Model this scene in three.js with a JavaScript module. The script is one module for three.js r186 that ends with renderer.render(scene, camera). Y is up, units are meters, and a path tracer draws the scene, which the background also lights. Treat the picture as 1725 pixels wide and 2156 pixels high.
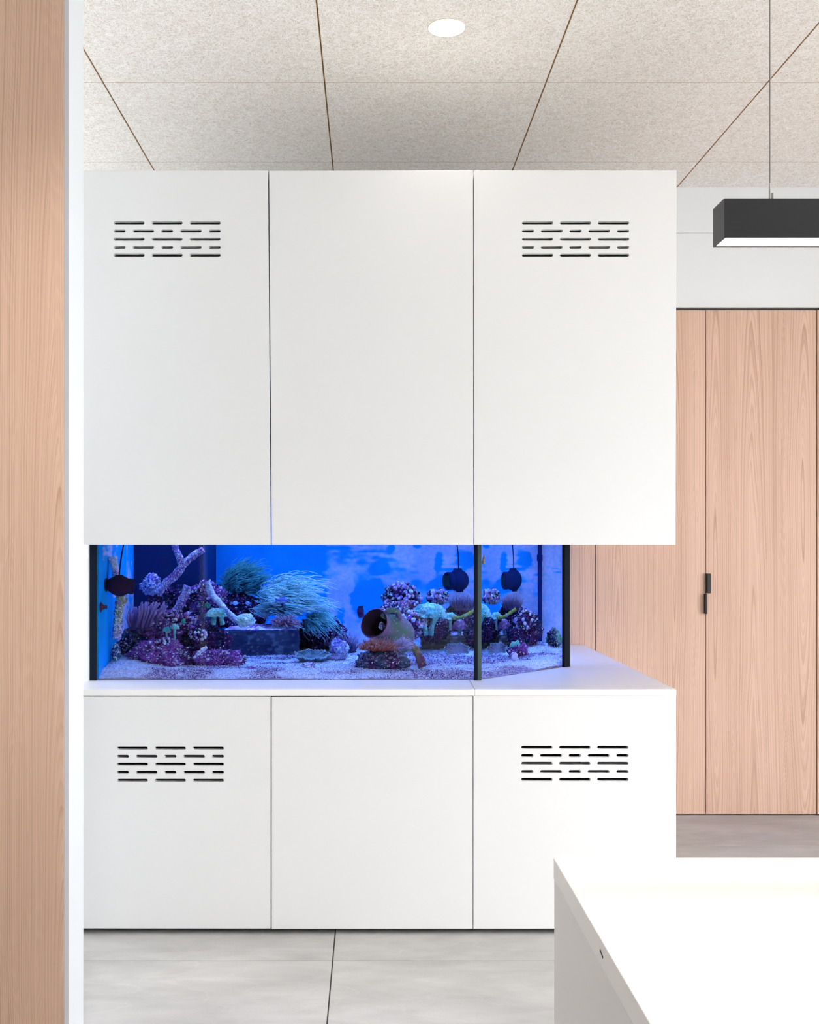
import * as THREE from 'three';
import { mergeGeometries } from 'three/addons/utils/BufferGeometryUtils.js';
import { RoundedBoxGeometry } from 'three/addons/geometries/RoundedBoxGeometry.js';
import { RectAreaLightUniformsLib } from 'three/addons/lights/RectAreaLightUniformsLib.js';

// ------------------------------------------------------------------ camera, sky, exposure
const scene = new THREE.Scene();
RectAreaLightUniformsLib.init();
const F = 2230, CX = 780, CY = 1141, EYE = 1.148;         // focal length and centre of projection in pixels of the 1725 x 2156 frame
const camera = new THREE.PerspectiveCamera(2 * Math.atan(CY / F) * 180 / Math.PI, 1890 / 2282, 0.05, 100);
camera.position.set(0, EYE, 0);
camera.lookAt(0, EYE, -1);
camera.setViewOffset(1890, 2282, 165, 0, 1725, 2156);     // shift lens: verticals stay parallel
camera.updateProjectionMatrix();
scene.background = new THREE.Color(0.95, 0.975, 1.0);     // even overcast sky
scene.backgroundIntensity = 6.5;
const sun = new THREE.DirectionalLight(new THREE.Color().setRGB(1, 0.97, 0.92), 8);   // veiled high sun, reaches the pavement and the floor just inside the window
sun.position.set(4, 11, 3); sun.castShadow = true; sun.name = 'sun';
Object.assign(sun.shadow.camera, { left: -16, right: 16, top: 16, bottom: -16, near: 0.5, far: 40 });
scene.add(sun, sun.target);
const TANK_LIGHT = 12.5, DOWN_LIGHT = 1.0, DOWN_LIGHT_ADDED = 4.2, PENDANT_LIGHT = 5.5;
const renderer = new THREE.WebGLRenderer({ antialias: true });
renderer.toneMapping = THREE.LinearToneMapping;
renderer.toneMappingExposure = 1.52;
renderer.shadowMap.enabled = true;

// ------------------------------------------------------------------ numbers and noise
function rng(seed) { let s = seed >>> 0; return () => { s = (s + 0x6d2b79f5) | 0; let t = Math.imul(s ^ (s >>> 15), 1 | s); t = (t + Math.imul(t ^ (t >>> 7), 61 | t)) ^ t; return ((t ^ (t >>> 14)) >>> 0) / 4294967296; }; }
const lerp = (a, b, t) => a + (b - a) * t, clamp = (x, a = 0, b = 1) => Math.min(b, Math.max(a, x));
const sstep = (a, b, x) => { const t = clamp((x - a) / (b - a)); return t * t * (3 - 2 * t); };
function h3(x, y, z) { let h = Math.imul(x, 374761393) + Math.imul(y, 668265263) + Math.imul(z, 1274126177) | 0; h = Math.imul(h ^ (h >>> 13), 1274126177); return ((h ^ (h >>> 16)) >>> 0) / 4294967296; }
function noise(x, y = 0, z = 0) {                            // value noise, -1 .. 1
  const xi = Math.floor(x), yi = Math.floor(y), zi = Math.floor(z); let a = x - xi, b = y - yi, c = z - zi;
  a = a * a * (3 - 2 * a); b = b * b * (3 - 2 * b); c = c * c * (3 - 2 * c);
  const L = (k) => lerp(lerp(h3(xi, yi, k), h3(xi + 1, yi, k), a), lerp(h3(xi, yi + 1, k), h3(xi + 1, yi + 1, k), a), b);
  return lerp(L(zi), L(zi + 1), c) * 2 - 1;
}
function fbm(x, y, z, o = 4) { let s = 0, a = 0.5; for (let i = 0; i < o; i++) { s += a * noise(x, y, z); x *= 2.03; y *= 2.03; z *= 2.03; a *= 0.5; } return s; }
function cell(x, y, z) {                                      // distance to the nearest feature point
  const xi = Math.floor(x), yi = Math.floor(y), zi = Math.floor(z); let best = 9;
  for (let i = -1; i < 2; i++) for (let j = -1; j < 2; j++) for (let k = -1; k < 2; k++) {
    const X = xi + i, Y = yi + j, Z = zi + k, dx = X + h3(X, Y, Z) - x, dy = Y + h3(X + 57, Y, Z) - y, dz = Z + h3(X, Y + 91, Z) - z;
    best = Math.min(best, dx * dx + dy * dy + dz * dz);
  }
  return Math.sqrt(best);
}
const V = (x, y, z) => new THREE.Vector3(x, y, z);
const X = (px, d) => (px - CX) / F * d, Y = (py, d) => EYE - (py - CY) / F * d;   // a measured place at distance d from the lens
const P = (px, py, d) => V(X(px, d), Y(py, d), -d);

// ------------------------------------------------------------------ naming and grouping
const taken = new Map();
function numbered(n) { const k = taken.get(n) ?? 0; taken.set(n, k + 1); return k ? `${n}_${String(k).padStart(3, '0')}` : n; }
function tag(o, label, category, group) { o.userData.label = label; o.userData.category = category; if (group) o.userData.group = group; return o; }
function thing(name, label, category, at = V(0, 0, 0), group) { const o = new THREE.Group(); o.name = numbered(name); o.position.copy(at); scene.add(o); return tag(o, label, category, group); }
function mesh(name, geo, mat, parent) { const m = new THREE.Mesh(geo, mat); m.name = parent ? name : numbered(name); m.castShadow = m.receiveShadow = true; (parent ?? scene).add(m); return m; }
function struct(name, geo, mat) { const m = mesh(name, geo, mat); m.userData.kind = 'structure'; return m; }
function structGroup(name) { const g = new THREE.Group(); g.name = numbered(name); g.userData.kind = 'structure'; scene.add(g); return g; }

// ------------------------------------------------------------------ geometry helpers
function box(w, h, d, x = 0, y = 0, z = 0) { return new THREE.BoxGeometry(w, h, d).translate(x, y, z); }
function span(x0, x1, y0, y1, z0, z1) { return box(x1 - x0, y1 - y0, z1 - z0, (x0 + x1) / 2, (y0 + y1) / 2, (z0 + z1) / 2); }
function rspan(x0, x1, y0, y1, z0, z1, r = 0.0012) { return new RoundedBoxGeometry(x1 - x0, y1 - y0, z1 - z0, 2, r).translate((x0 + x1) / 2, (y0 + y1) / 2, (z0 + z1) / 2); }
function prism(pts, y0, y1, bevel = 0) {                     // plan outline [x, z] extruded upwards
  const s = new THREE.Shape(pts.map(([x, z]) => new THREE.Vector2(x, -z)));
  const g = new THREE.ExtrudeGeometry(s, { depth: y1 - y0 - 2 * bevel, bevelEnabled: bevel > 0, bevelSize: bevel, bevelOffset: -bevel, bevelThickness: bevel, bevelSegments: 2 });
  return g.rotateX(-Math.PI / 2).translate(0, y0 + bevel, 0);
}
function metreUV(g, f) { const p = g.attributes.position, u = new Float32Array(p.count * 2); for (let i = 0; i < p.count; i++) { const r = f(p.getX(i), p.getY(i), p.getZ(i)); u[2 * i] = r[0]; u[2 * i + 1] = r[1]; } g.setAttribute('uv', new THREE.BufferAttribute(u, 2)); return g; }
function colored(g, f) { const p = g.attributes.position, c = new Float32Array(p.count * 3); for (let i = 0; i < p.count; i++) { const r = f(p.getX(i), p.getY(i), p.getZ(i), i); c.set(r, 3 * i); } g.setAttribute('color', new THREE.BufferAttribute(c, 3)); return g; }
const slim = (g) => { const o = g.index ? g.toNonIndexed() : g; for (const k of Object.keys(o.attributes)) if (!['position', 'normal', 'color'].includes(k)) o.deleteAttribute(k); return o; };
const merge = (list) => mergeGeometries(list.map(slim));

// ------------------------------------------------------------------ materials
const M = (o) => new THREE.MeshStandardMaterial(o), PH = (o) => new THREE.MeshPhysicalMaterial(o), lin = (r, g, b) => new THREE.Color().setRGB(r, g, b);
const white = M({ color: lin(0.84, 0.84, 0.84), roughness: 0.5 });
const whiteTop = M({ color: lin(0.92, 0.915, 0.9), roughness: 0.38 });
const wallPaint = M({ color: lin(0.83, 0.845, 0.86), roughness: 0.85 });
const darkInside = M({ color: lin(0.05, 0.05, 0.055), roughness: 0.8 });
const hoodInside = M({ color: lin(0.16, 0.16, 0.17), roughness: 0.8 });
const black = M({ color: lin(0.012, 0.013, 0.015), roughness: 0.45 });
const blackMetal = M({ color: lin(0.02, 0.021, 0.024), roughness: 0.5, metalness: 0.2 });
const steel = M({ color: lin(0.6, 0.6, 0.6), roughness: 0.3, metalness: 1 });
function dataTexture(w, h, f, srgb = true) {
  const d = new Uint8Array(w * h * 4);
  for (let y = 0; y < h; y++) for (let x = 0; x < w; x++) { const c = f(x, y), i = (y * w + x) * 4; d[i] = c[0]; d[i + 1] = c[1]; d[i + 2] = c[2]; d[i + 3] = 255; }
  const t = new THREE.DataTexture(d, w, h); t.magFilter = THREE.LinearFilter; t.wrapS = t.wrapT = THREE.RepeatWrapping; if (srgb) t.colorSpace = THREE.SRGBColorSpace; t.needsUpdate = true; return t;
}
// flat-sawn wood: the cut wanders through the growth rings, which gives arches in the middle and straight lines beside them
function woodTexture(seed, wm, hm, w, h, light, dark, rings, hearts) {
  return dataTexture(w, h, (ix, iy) => {
    const x = ix / w * wm, y = iy / h * hm;
    let best = 1e9;
    const wx = x + 0.006 * noise(y * 2.1, seed) + 0.0018 * noise(y * 5, x * 20, seed);
    for (const [hx, depth, slope, ph] of hearts) {
      const dd = depth + slope * (y - ph) + 0.010 * noise(y * 0.9, hx * 9, seed) + 0.0016 * noise(y * 4.5, hx * 20, seed + 5);
      const ex = (wx - hx) * 1.0, r = Math.sqrt(ex * ex * 0.55 + dd * dd * 0.16) + 0.0;
      best = Math.min(best, r);
    }
    const r = best * rings * (1 + 0.12 * noise(best * 40, seed)) + 0.35 * noise(x * 22, y * 1.1, seed) + 0.16 * noise(x * 60, y * 3, seed + 3);
    const k = r - Math.floor(r), hv = h3(Math.floor(r), seed, 7), strength = 0.10 + 0.42 * hv * hv;
    const line = Math.pow(sstep(0.1, 0.82, k), 2.6) * (1 - sstep(0.86, 1, k)) * strength;
    const r2 = r * 3.3 + 0.4 * noise(x * 60, y * 3, seed + 6), k2 = r2 - Math.floor(r2), fineLine = Math.pow(sstep(0.2, 0.8, k2), 2) * (1 - sstep(0.85, 1, k2)) * (0.07 + 0.26 * h3(Math.floor(r2), seed, 8));
    const fibre = 0.5 + 0.5 * noise(x * 700, y * 9, seed), broad = noise(x * 14, y * 0.7, seed + 9), pore = noise(x * 900, y * 26, seed + 2);
    const t = clamp(0.08 + line + fineLine + 0.10 * fibre + 0.08 * broad + (pore > 0.62 ? 0.06 : 0));
    return [0, 1, 2].map((c) => lerp(light[c], dark[c], t));
  });
}
const doorHearts = [[[0.09, 0.05, 0.04, 1.4], [0.33, 0.02, -0.05, 0.6]], [[0.04, 0.02, 0.05, 1.3], [0.20, 0.12, 0.02, 0.3], [0.41, 0.01, 0.06, 1.5]], [[0.2, 0.03, -0.05, 1.0], [0.46, 0.03, 0.05, 1.8]]];
const doorWood = doorHearts.map((h, i) => M({ map: woodTexture(11 + i * 7, 0.5, 2.2, 512, 2048, [231, 196, 174], [172, 128, 105], 165, h), roughness: 0.55 }));
const panelWood = M({ map: woodTexture(71, 0.4, 2.8, 512, 2048, [246, 212, 188], [192, 148, 122], 230, [[0.305, 0.0, 0.07, 1.75], [0.26, 0.05, 0.05, 0.5]]), roughness: 0.5 });
const woodBack = M({ color: lin(0.5, 0.35, 0.26), roughness: 0.7 });
// wood wool board: layers of curled fibres
function fibreCanvas(seed) {
  const S = 1536, c = document.createElement('canvas'); c.width = c.height = S; const g = c.getContext('2d'), R = rng(seed);
  g.fillStyle = 'rgb(226,217,207)'; g.fillRect(0, 0, S, S); g.lineCap = 'round';
  const N = 36000;
  for (let i = 0; i < N; i++) {
    const t = i / N, x = R() * (S + 80) - 40, y = R() * (S + 80) - 40, a = R() * 6.283, l = 24 + R() * 56, b = (R() - 0.5) * 40, k = clamp(0.2 + 0.75 * t + (R() - 0.5) * 0.8);
    g.strokeStyle = `rgb(${Math.round(lerp(226, 255, k))},${Math.round(lerp(217, 254, k))},${Math.round(lerp(207, 252, k))})`; g.lineWidth = 1.4 + R() * 1.5;
    const dx = Math.cos(a), dy = Math.sin(a); g.beginPath(); g.moveTo(x - dx * l / 2, y - dy * l / 2); g.quadraticCurveTo(x - dy * b, y + dx * b, x + dx * l / 2, y + dy * l / 2); g.stroke();
    for (let n = 0; n < 2; n++) { g.strokeStyle = `rgba(150,122,100,${0.15 + 0.45 * R()})`; g.lineWidth = 1.3; const l2 = 5 + R() * 16, x2 = R() * S, y2 = R() * S, a2 = R() * 6.283; if (t > 0.7) { g.beginPath(); g.moveTo(x2, y2); g.lineTo(x2 + Math.cos(a2) * l2, y2 + Math.sin(a2) * l2); g.stroke(); } }  // dark strokes paint the shade of pits between the fibres
  }
  return c;
}
const boardMats = [5, 6].map((s) => { const c = fibreCanvas(s), t = new THREE.CanvasTexture(c), b = new THREE.CanvasTexture(c); t.colorSpace = THREE.SRGBColorSpace; for (const k of [t, b]) k.wrapS = k.wrapT = THREE.RepeatWrapping; return M({ map: t, bumpMap: b, bumpScale: 0.0016, roughness: 0.95 }); });
const boardEdge = M({ color: lin(0.5, 0.33, 0.2), roughness: 0.9 });
// honed grey porcelain
const tileMats = [0, 1, 2].map((k) => M({ roughness: 0.5, map: dataTexture(512, 512, (x, y) => {
  const u = x / 512 * 6, v = y / 512 * 6, w = fbm(u * 0.7, v * 1.6 + 3 * k, k * 9, 5), n = fbm(u * 3 + w * 2, v * 7, k * 5 + 2, 4), f = noise(x * 0.9, y * 0.9, k), s = Math.abs(noise(u * 1.3 + w, v * 3.1, k + 20));
  const g = 176 + 17 * w + 9 * n + 2.5 * f + (s < 0.04 ? 4 : 0); return [g + 1.5, g, g - 1.5]; }) }));

// ------------------------------------------------------------------ the shell of the room
const DF = 3.1, DW = 4.45, CEIL = EYE + 1.494;              // cabinet fronts, wooden far wall, ceiling
const WX = X(137, DF);                                        // end of the cabinets, hidden behind the pier
{
  const g = structGroup('floor');                             // tiles laid in a square grid with recessed joints
  mesh('slab', span(-3.35, 4.15, -0.2, -0.009, -4.75, 3.15), M({ color: lin(0.16, 0.155, 0.15), roughness: 0.9 }), g);
  const T = 1.104, j = 0.0035, R = rng(3), variants = tileMats.map((m, k) => [new RoundedBoxGeometry(T - j, 0.012, T - j, 2, 0.0008), m]);
  for (const [vg] of variants) metreUV(vg, (x, y, z) => [x / T + 0.5, z / T + 0.5]);
  for (let a = -3; a < 4; a++) for (let b = -3; b < 4; b++) {
    const [vg, m] = variants[Math.floor(R() * 3)], t = mesh('tile', vg, m, g);
    t.position.set(-0.1033 + (a + 0.5) * T, -0.006, -2.903 + (b + 0.5) * T + T); t.rotation.y = Math.floor(R() * 2) * Math.PI;
  }
}
{
  const g = structGroup('ceiling');
  mesh('slab', span(-3.35, 4.15, CEIL + 0.022, CEIL + 0.25, -4.75, 3.15), M({ color: lin(0.2, 0.15, 0.11), roughness: 0.9 }), g);
  const T = 0.7205, R = rng(9), gx = 0.0010, gz = 0.0006, b = 0.0018;
  // board with bevelled long edges: [fibre face, bare edges]
  const board = (uv) => {
    const x = T / 2 - gx, z = T / 2 - gz, pos = [], uvs = [], quad = (...q) => { for (const i of [0, 1, 2, 0, 2, 3]) { pos.push(...q[i]); uvs.push(...uv(q[i][0] / T, q[i][2] / T)); } };
    quad([-x + b, 0, -z + b / 3], [x - b, 0, -z + b / 3], [x - b, 0, z - b / 3], [-x + b, 0, z - b / 3]); const n = 6;
    for (const s of [-1, 1]) { const q = [[s * (x - b), 0, -z + b / 3], [s * x, b, -z], [s * x, b, z], [s * (x - b), 0, z - b / 3]]; quad(...(s > 0 ? q : q.reverse())); const e = [[s * x, b, -z], [s * x, 0.022, -z], [s * x, 0.022, z], [s * x, b, z]]; quad(...(s > 0 ? e : e.reverse())); }
    for (const s of [-1, 1]) { const q = [[-x + b, 0, s * (z - b / 3)], [x - b, 0, s * (z - b / 3)], [x, b, s * z], [-x, b, s * z]]; quad(...(s > 0 ? q : q.reverse())); const e = [[-x, b, s * z], [x, b, s * z], [x, 0.022, s * z], [-x, 0.022, s * z]]; quad(...(s > 0 ? e : e.reverse())); }
    const geo = new THREE.BufferGeometry(); geo.setAttribute('position', new THREE.Float32BufferAttribute(pos, 3)); geo.setAttribute('uv', new THREE.Float32BufferAttribute(uvs, 2)); geo.computeVertexNormals();
    geo.addGroup(0, n, 0); geo.addGroup(n, pos.length / 3 - n, 1); return geo;
  };
  const geos = [(x, z) => [x + 0.5, z + 0.5], (x, z) => [0.5 - x, z + 0.5], (x, z) => [z + 0.5, x + 0.5], (x, z) => [0.5 - z, 0.5 - x]].map(board);
  for (let a = -4; a < 6; a++) for (let c = -1; c < 10; c++) {
    const i = Math.floor(R() * 4), t = mesh('tile', geos[i], [boardMats[Math.floor(R() * 2)], boardEdge], g);
    t.position.set(-0.149 + (a + 0.5) * T, CEIL, -4.165 + (c - 0.5) * T);
  }
}
struct('wall_left', span(-3.2, X(175.5, 2.464), 0, CEIL, -2.464, -2.337), M({ color: lin(0.74, 0.775, 0.8), roughness: 0.8 }));          // pier beside the cabinets, its end face towards the middle of the room
struct('wall_far', span(-3.35, 4.15, 0, CEIL, -4.75, -4.6), wallPaint);
struct('trim_1', span(-3.19, 3.98, Y(488, DW), CEIL, -4.6, -4.465), wallPaint);          // upper bulkhead, a little proud of the wall below
struct('trim_2', span(-3.19, 3.98, Y(645, DW), Y(488, DW) - 0.001, -4.6, -4.470), wallPaint);
{ // glazed sides of the room, beyond the frame: daylight comes in here
  const frameMat = M({ color: lin(0.7, 0.71, 0.72), roughness: 0.4 });
  // a wall with openings: [from, to, sill, head] along its run; at = its thickness range; along x or along z
  const wall = (name, from, to, t0, t1, alongX, holes) => {
    const put = (u0, u1, y0, y1) => alongX ? span(u0, u1, y0, y1, t0, t1) : span(t0, t1, y0, y1, u0, u1), bits = []; let u = from;
    holes.forEach(([a, b, y0, y1]) => { bits.push(put(u, a, 0, CEIL), put(a, b, y1, CEIL)); if (y0 > 0) bits.push(put(a, b, 0, y0)); u = b; }); bits.push(put(u, to, 0, CEIL));
    struct(name, merge(bits), name === 'wall_back' ? darkWall : wallPaint);
    const m = (t0 + t1) / 2, bar = (u0, u1, y0, y1) => alongX ? span(u0, u1, y0, y1, m - 0.025, m + 0.025) : span(m - 0.025, m + 0.025, y0, y1, u0, u1);
    holes.forEach(([a, b, y0, y1]) => { const w = structGroup(`window_${++windows}`), n = Math.max(1, Math.round((b - a) / 1.4)); for (let k = 0; k <= n; k++) { const c = lerp(a + 0.025, b - 0.025, k / n); mesh('frame', bar(c - 0.025, c + 0.025, y0, y1), frameMat, w); } for (const y of [y0, y1 - 0.05]) mesh('frame', bar(a + 0.05, b - 0.05, y, y + 0.05), frameMat, w); });
  };
  const darkWall = M({ color: lin(0.09, 0.085, 0.08), roughness: 0.8 });  // unseen surfaces made dark so the tank glass mirrors little of them
  let windows = 0;
  wall('wall_right', -4.75, 3.15, 4.0, 4.15, false, [[-2.7, 2.8, 0.01, 2.1]]);
  wall('wall_back', -3.2, 4.0, 3.0, 3.15, true, []);
  wall('wall_west', -4.75, 3.15, -3.35, -3.2, false, [[-4.5, -3.0, 0.01, 2.5]]);
  struct('added_trim_4', span(-3.19, X(175.5, 2.464) - 0.004, 0.66, 1.14, -2.474, -2.4645), darkWall);   // unseen dark band added on the pier to dim its reflection in the glass
  struct('added_trim_5', span(3.985, 3.9995, 0.002, CEIL - 0.002, -4.4, -2.72), darkWall);                          // added too at the end of the window wall, against reflections
  struct('ground', span(-14, 18, -0.4, -0.2, -14, 16), M({ color: lin(0.4, 0.4, 0.39), roughness: 0.9 }));
}

// ------------------------------------------------------------------ wood panel in front on the left
{
  const x1 = X(133.5, 2.30), t = thing('wall_panel', 'tall pale wood wall panel with a grey side edge, in front of the white strip of wall', 'panel', V(-1.6, 0, -2.30));
  const g = rspan(-3.18, x1, 0.001, CEIL - 0.002, -2.334, -2.30, 0.0015).translate(1.6, 0, 2.30);
  mesh('board', metreUV(g, (x, y) => [(x + 0.93) / 0.4, y / 2.8]), panelWood, t);
  mesh('edge_band', rspan(x1, x1 + 0.0015, 0.001, CEIL - 0.002, -2.336, -2.301, 0.0006).translate(1.6, 0, 2.30), M({ color: lin(0.4, 0.385, 0.4), roughness: 0.6 }), t).userData.label = 'grey edge';
}

// ------------------------------------------------------------------ tall wooden cupboards on the far wall
{
  const seams = [1022, 1254, 1486.5, 1720, 1953], y0 = Y(1714, DW), y1 = Y(653, DW);
  const says = ['pale wood cupboard mostly hidden behind the fish tank, seen past its dark corner', 'pale wood cupboard beside the white cabinet, with a thin black tab on its edge',
    'fully visible tall pale wood cupboard, with a flat black pull on its edge', 'tall pale wood cupboard of which only a sliver shows at the picture edge'];
  for (let k = 0; k < 4; k++) {
    const a = X(seams[k], DW) + 0.0016, b = X(seams[k + 1], DW) - 0.0016, c = (a + b) / 2, t = thing('tall_cupboard', says[k], 'cupboard', V(c, 0, -DW));
    const lift = k === 3 ? 0.004 : 0;
    const d = mesh('door', metreUV(rspan(a - c, b - c, y0, y1, -0.02, lift, 0.001), (x, y) => [(x - (a - c)) / 0.5, (y - y0) / 2.2]), doorWood[[2, 0, 1, 2][k]], t);
    mesh('carcass', merge([span(a - c - 0.0016, a - c + 0.016, 0.06, y1, -0.145, -0.022), span(b - c - 0.016, b - c + 0.0016, 0.06, y1, -0.145, -0.022), span(a - c, b - c, y1 - 0.018, y1, -0.145, -0.022), span(a - c, b - c, 0.06, 0.078, -0.145, -0.022)]), woodBack, t);
    mesh('plinth', span(a - c - 0.0016, b - c + 0.0016, 0, 0.06, -0.06, -0.045), darkInside, t);
    if (k === 1) mesh('handle', new RoundedBoxGeometry(0.009, 0.084, 0.024, 2, 0.002).translate(b - c - 0.0022, Y(1271, DW), 0.011), blackMetal, d);
    if (k === 2) mesh('handle', merge([new RoundedBoxGeometry(0.0145, 0.083, 0.004, 2, 0.0018).translate(a - c + 0.0065, Y(1228, DW), 0.019), new RoundedBoxGeometry(0.004, 0.083, 0.022, 2, 0.0018).translate(a - c + 0.001, Y(1228, DW), 0.01)]), blackMetal, d);
  }
  struct('trim_3', span(X(1022, DW), 3.98, y1 + 0.001, Y(645, DW), -4.6, -4.5), M({ color: lin(0.13, 0.13, 0.13), roughness: 0.8 }));    // gap over the cupboards, its shadow put into the dark colour
}

// ------------------------------------------------------------------ white cabinets
const S = F / DF;
function slotHoles(x0, rows) {                                 // ventilation slots, in pixels of the cabinet front
  const out = [], A = [[0, 65.4], [80, 145.4], [160, 225.6]], B = [[0, 25.4], [39.9, 85.4], [100, 125.5], [140, 185.6], [200.4, 225.8]];
  rows.forEach((y, r) => (r % 2 ? B : A).forEach(([a, b]) => out.push([x0 + a, x0 + b, y])));
  return out.map(([a, b, y]) => {
    const r = 3.1, h = new THREE.Path(), p = (x, yy) => [X(x, DF), Y(yy, DF)], R = r / S, [xa, ya] = p(a + r, y), [xb] = p(b - r, y);
    h.absarc(xa, ya, R, Math.PI / 2, Math.PI * 1.5, false); h.absarc(xb, ya, R, -Math.PI / 2, Math.PI / 2, false); h.closePath(); return h;
  });
}
function doorGeo(corners, holes = [], origin) {                // corners in pixels of the cabinet front, clockwise from top left
  const s = new THREE.Shape(corners.map(([a, b]) => new THREE.Vector2(X(a, DF), Y(b, DF))));
  s.holes.push(...holes);
  return new THREE.ExtrudeGeometry(s, { depth: 0.0168, bevelEnabled: true, bevelSize: 0.0006, bevelOffset: -0.0006, bevelThickness: 0.0006, bevelSegments: 1, curveSegments: 8 }).translate(-origin.x, -origin.y, -0.018);
}
{
  const yTop = Y(359, DF), yBot = Y(1147, DF), rows = [469, 486.2, 503.2, 520.3, 537.1];
  const units = [
    ['white upper cabinet with ventilation slots, beside the narrow white wall strip', [[137, 358.5], [564.3, 359], [570, 1147], [138, 1147]], slotHoles(238.8, rows), WX + 0.001, X(567.5, DF), 'side_left'],
    ['plain white upper cabinet door without any slots, between two slotted ones', [[566.6, 359.5], [996.4, 359], [997, 1147], [572.4, 1147]], [], X(567.5, DF), X(997.5, DF)],
    ['white upper cabinet with ventilation slots, ending beside the black pendant lamp', [[998.4, 359], [1425, 358.5], [1423, 1147], [998.8, 1147]], slotHoles(1099.4, rows), X(997.5, DF), X(1424, DF), 'side_right'],
  ];
  for (const [label, c, holes, a, b, side] of units) {
    const o = V((a + b) / 2, yBot, -DF), t = thing('upper_cabinet', label, 'cabinet', o);
    mesh('door', doorGeo(c, holes, o), white, t);
    mesh('top_panel', span(a - o.x, b - o.x, yTop - yBot - 0.02, yTop - yBot - 0.001, -1.31, -0.019), white, t);
    mesh('back_panel', span(a - o.x, b - o.x, 0.32, yTop - yBot - 0.02, -1.32, -1.31), hoodInside, t);
    mesh('light_baffle', span(a - o.x, b - o.x, 0.56, 0.572, -1.31, -0.05), hoodInside, t);  // unseen, added to keep tank light out of the slotted hood
    if (side === 'side_left') mesh('side_panel', span(a - o.x, a - o.x + 0.018, 0, yTop - yBot - 0.02, -1.31, -0.019), white, t);
    if (side === 'side_right') mesh('side_panel', span(b - o.x - 0.02, b - o.x - 0.002, 0, yTop - yBot - 0.02, -1.31, -0.019), white, t);
  }
  const lb = Y(1956, DF), lo = [1575.6, 1592.6, 1609.4, 1626.4, 1643.3];
  const lower = [
    ['white lower cabinet with ventilation slots, beside the narrow white wall strip', [[137, 1466.4], [569.8, 1467], [569.8, 1955.5], [137, 1955]], slotHoles(245.6, lo), WX + 0.001, X(571, DF)],
    ['plain white lower cabinet door without any slots, below the clay jar in the tank', [[572, 1468], [995.4, 1466], [995.4, 1955.8], [572, 1956]], [], X(571, DF), X(996.2, DF)],
    ['white lower cabinet with ventilation slots, partly hidden by the white desk', [[997, 1465], [1424, 1464.6], [1424, 1955.5], [997, 1955.8]], slotHoles(1098, lo.map((y) => y - 1.6)), X(996.2, DF), X(1424, DF)],
  ];
  lower.forEach(([label, c, holes, a, b], k) => {
    const o = V((a + b) / 2, 0, -DF), t = thing('lower_cabinet', label, 'cabinet', o), h = Y(1467, DF);
    mesh('door', doorGeo(c, holes, o), white, t);
    for (const s of [0, 1]) mesh('side_panel', span((s ? b - 0.0185 : a) - o.x, (s ? b - (k === 2 ? 0.0015 : 0) : a + 0.018) - o.x, lb, h, -1.31, -0.0185), k === 2 && s ? white : darkInside, t);
    mesh('bottom_panel', span(a + 0.018 - o.x, b - 0.02 - o.x, lb, lb + 0.018, -1.31, -0.02), darkInside, t);
    mesh('back_panel', span(a - o.x, b - o.x, lb, h, -1.32, -1.31), darkInside, t);
    mesh('plinth', span(a - o.x, b - o.x - (k === 2 ? 0.01 : 0), 0, lb - 0.0005, -0.06, -0.04), black, t);
  });
}

// ------------------------------------------------------------------ worktop under the tank
const WT = Y(1451.5, DF), WB = Y(1464.5, DF);                  // top and underside
{
  const t = thing('worktop', 'white worktop running under the fish tank, with hairline joints at the tank corner', 'worktop', V(0, WB, -DF)), r = X(1424.5, DF), e = 0.0005;
  const P0 = X(1000, DF), P1 = X(989, 3.30);
  const slab = (pts) => prism(pts.map(([x, d]) => [x, -(d - DF)]), 0, WT - WB, 0.0012);
  mesh('slab', slab([[WX + 0.001, DF], [P0 - e, DF], [P1 - e, 3.30], [P1 - e, 4.446], [WX + 0.001, 4.446]]), whiteTop, t);
  mesh('slab', slab([[P0 + e, DF], [r, DF], [r, 3.754], [P1 + e, 3.754], [P1 + e, 3.30]]), whiteTop, t);
  mesh('slab', slab([[P1 + e, 3.7545], [r, 3.7545], [r, 4.446], [P1 + e, 4.446]]), whiteTop, t);
}

// ------------------------------------------------------------------ white desk in the foreground
{
  const z0 = 1.372, xl = X(1166, z0), top = Y(1806, z0), under = Y(1851, z0), h = under, o = V(xl + 0.75, 0, -z0), w = 1.6;
  const t = thing('desk', 'white desk with a thick smooth top standing in front of the lower cabinets', 'desk', o);
  mesh('tabletop', rspan(xl - o.x, xl - o.x + w, under + 0.0006, top, 0, 1.75, 0.001), whiteTop, t);
  const sx = xl - o.x + 0.0006, side = mesh('side_panel', rspan(sx, sx + 0.03, 0, h, 0.0006, 1.74, 0.0008), white, t);
  mesh('back_panel', rspan(sx + 0.03, sx + w - 0.03, 0.05, h, 0.0006, 0.02, 0.0008), white, t);
  mesh('side_panel', rspan(sx + w - 0.03, sx + w, 0, h, 0.0006, 1.74, 0.0008), white, t);
  const zk = -(F * (EYE - 0.745) / (2006 - CY));               // small dark nick on the edge of the top
  mesh('nick', new RoundedBoxGeometry(0.001, 0.0025, 0.014, 2, 0.0004).rotateX(0.2).translate(xl - o.x - 0.0001, top - 0.0135, z0 - 1.087), black, t).userData.label = 'small dark nick in the edge';
}

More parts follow.
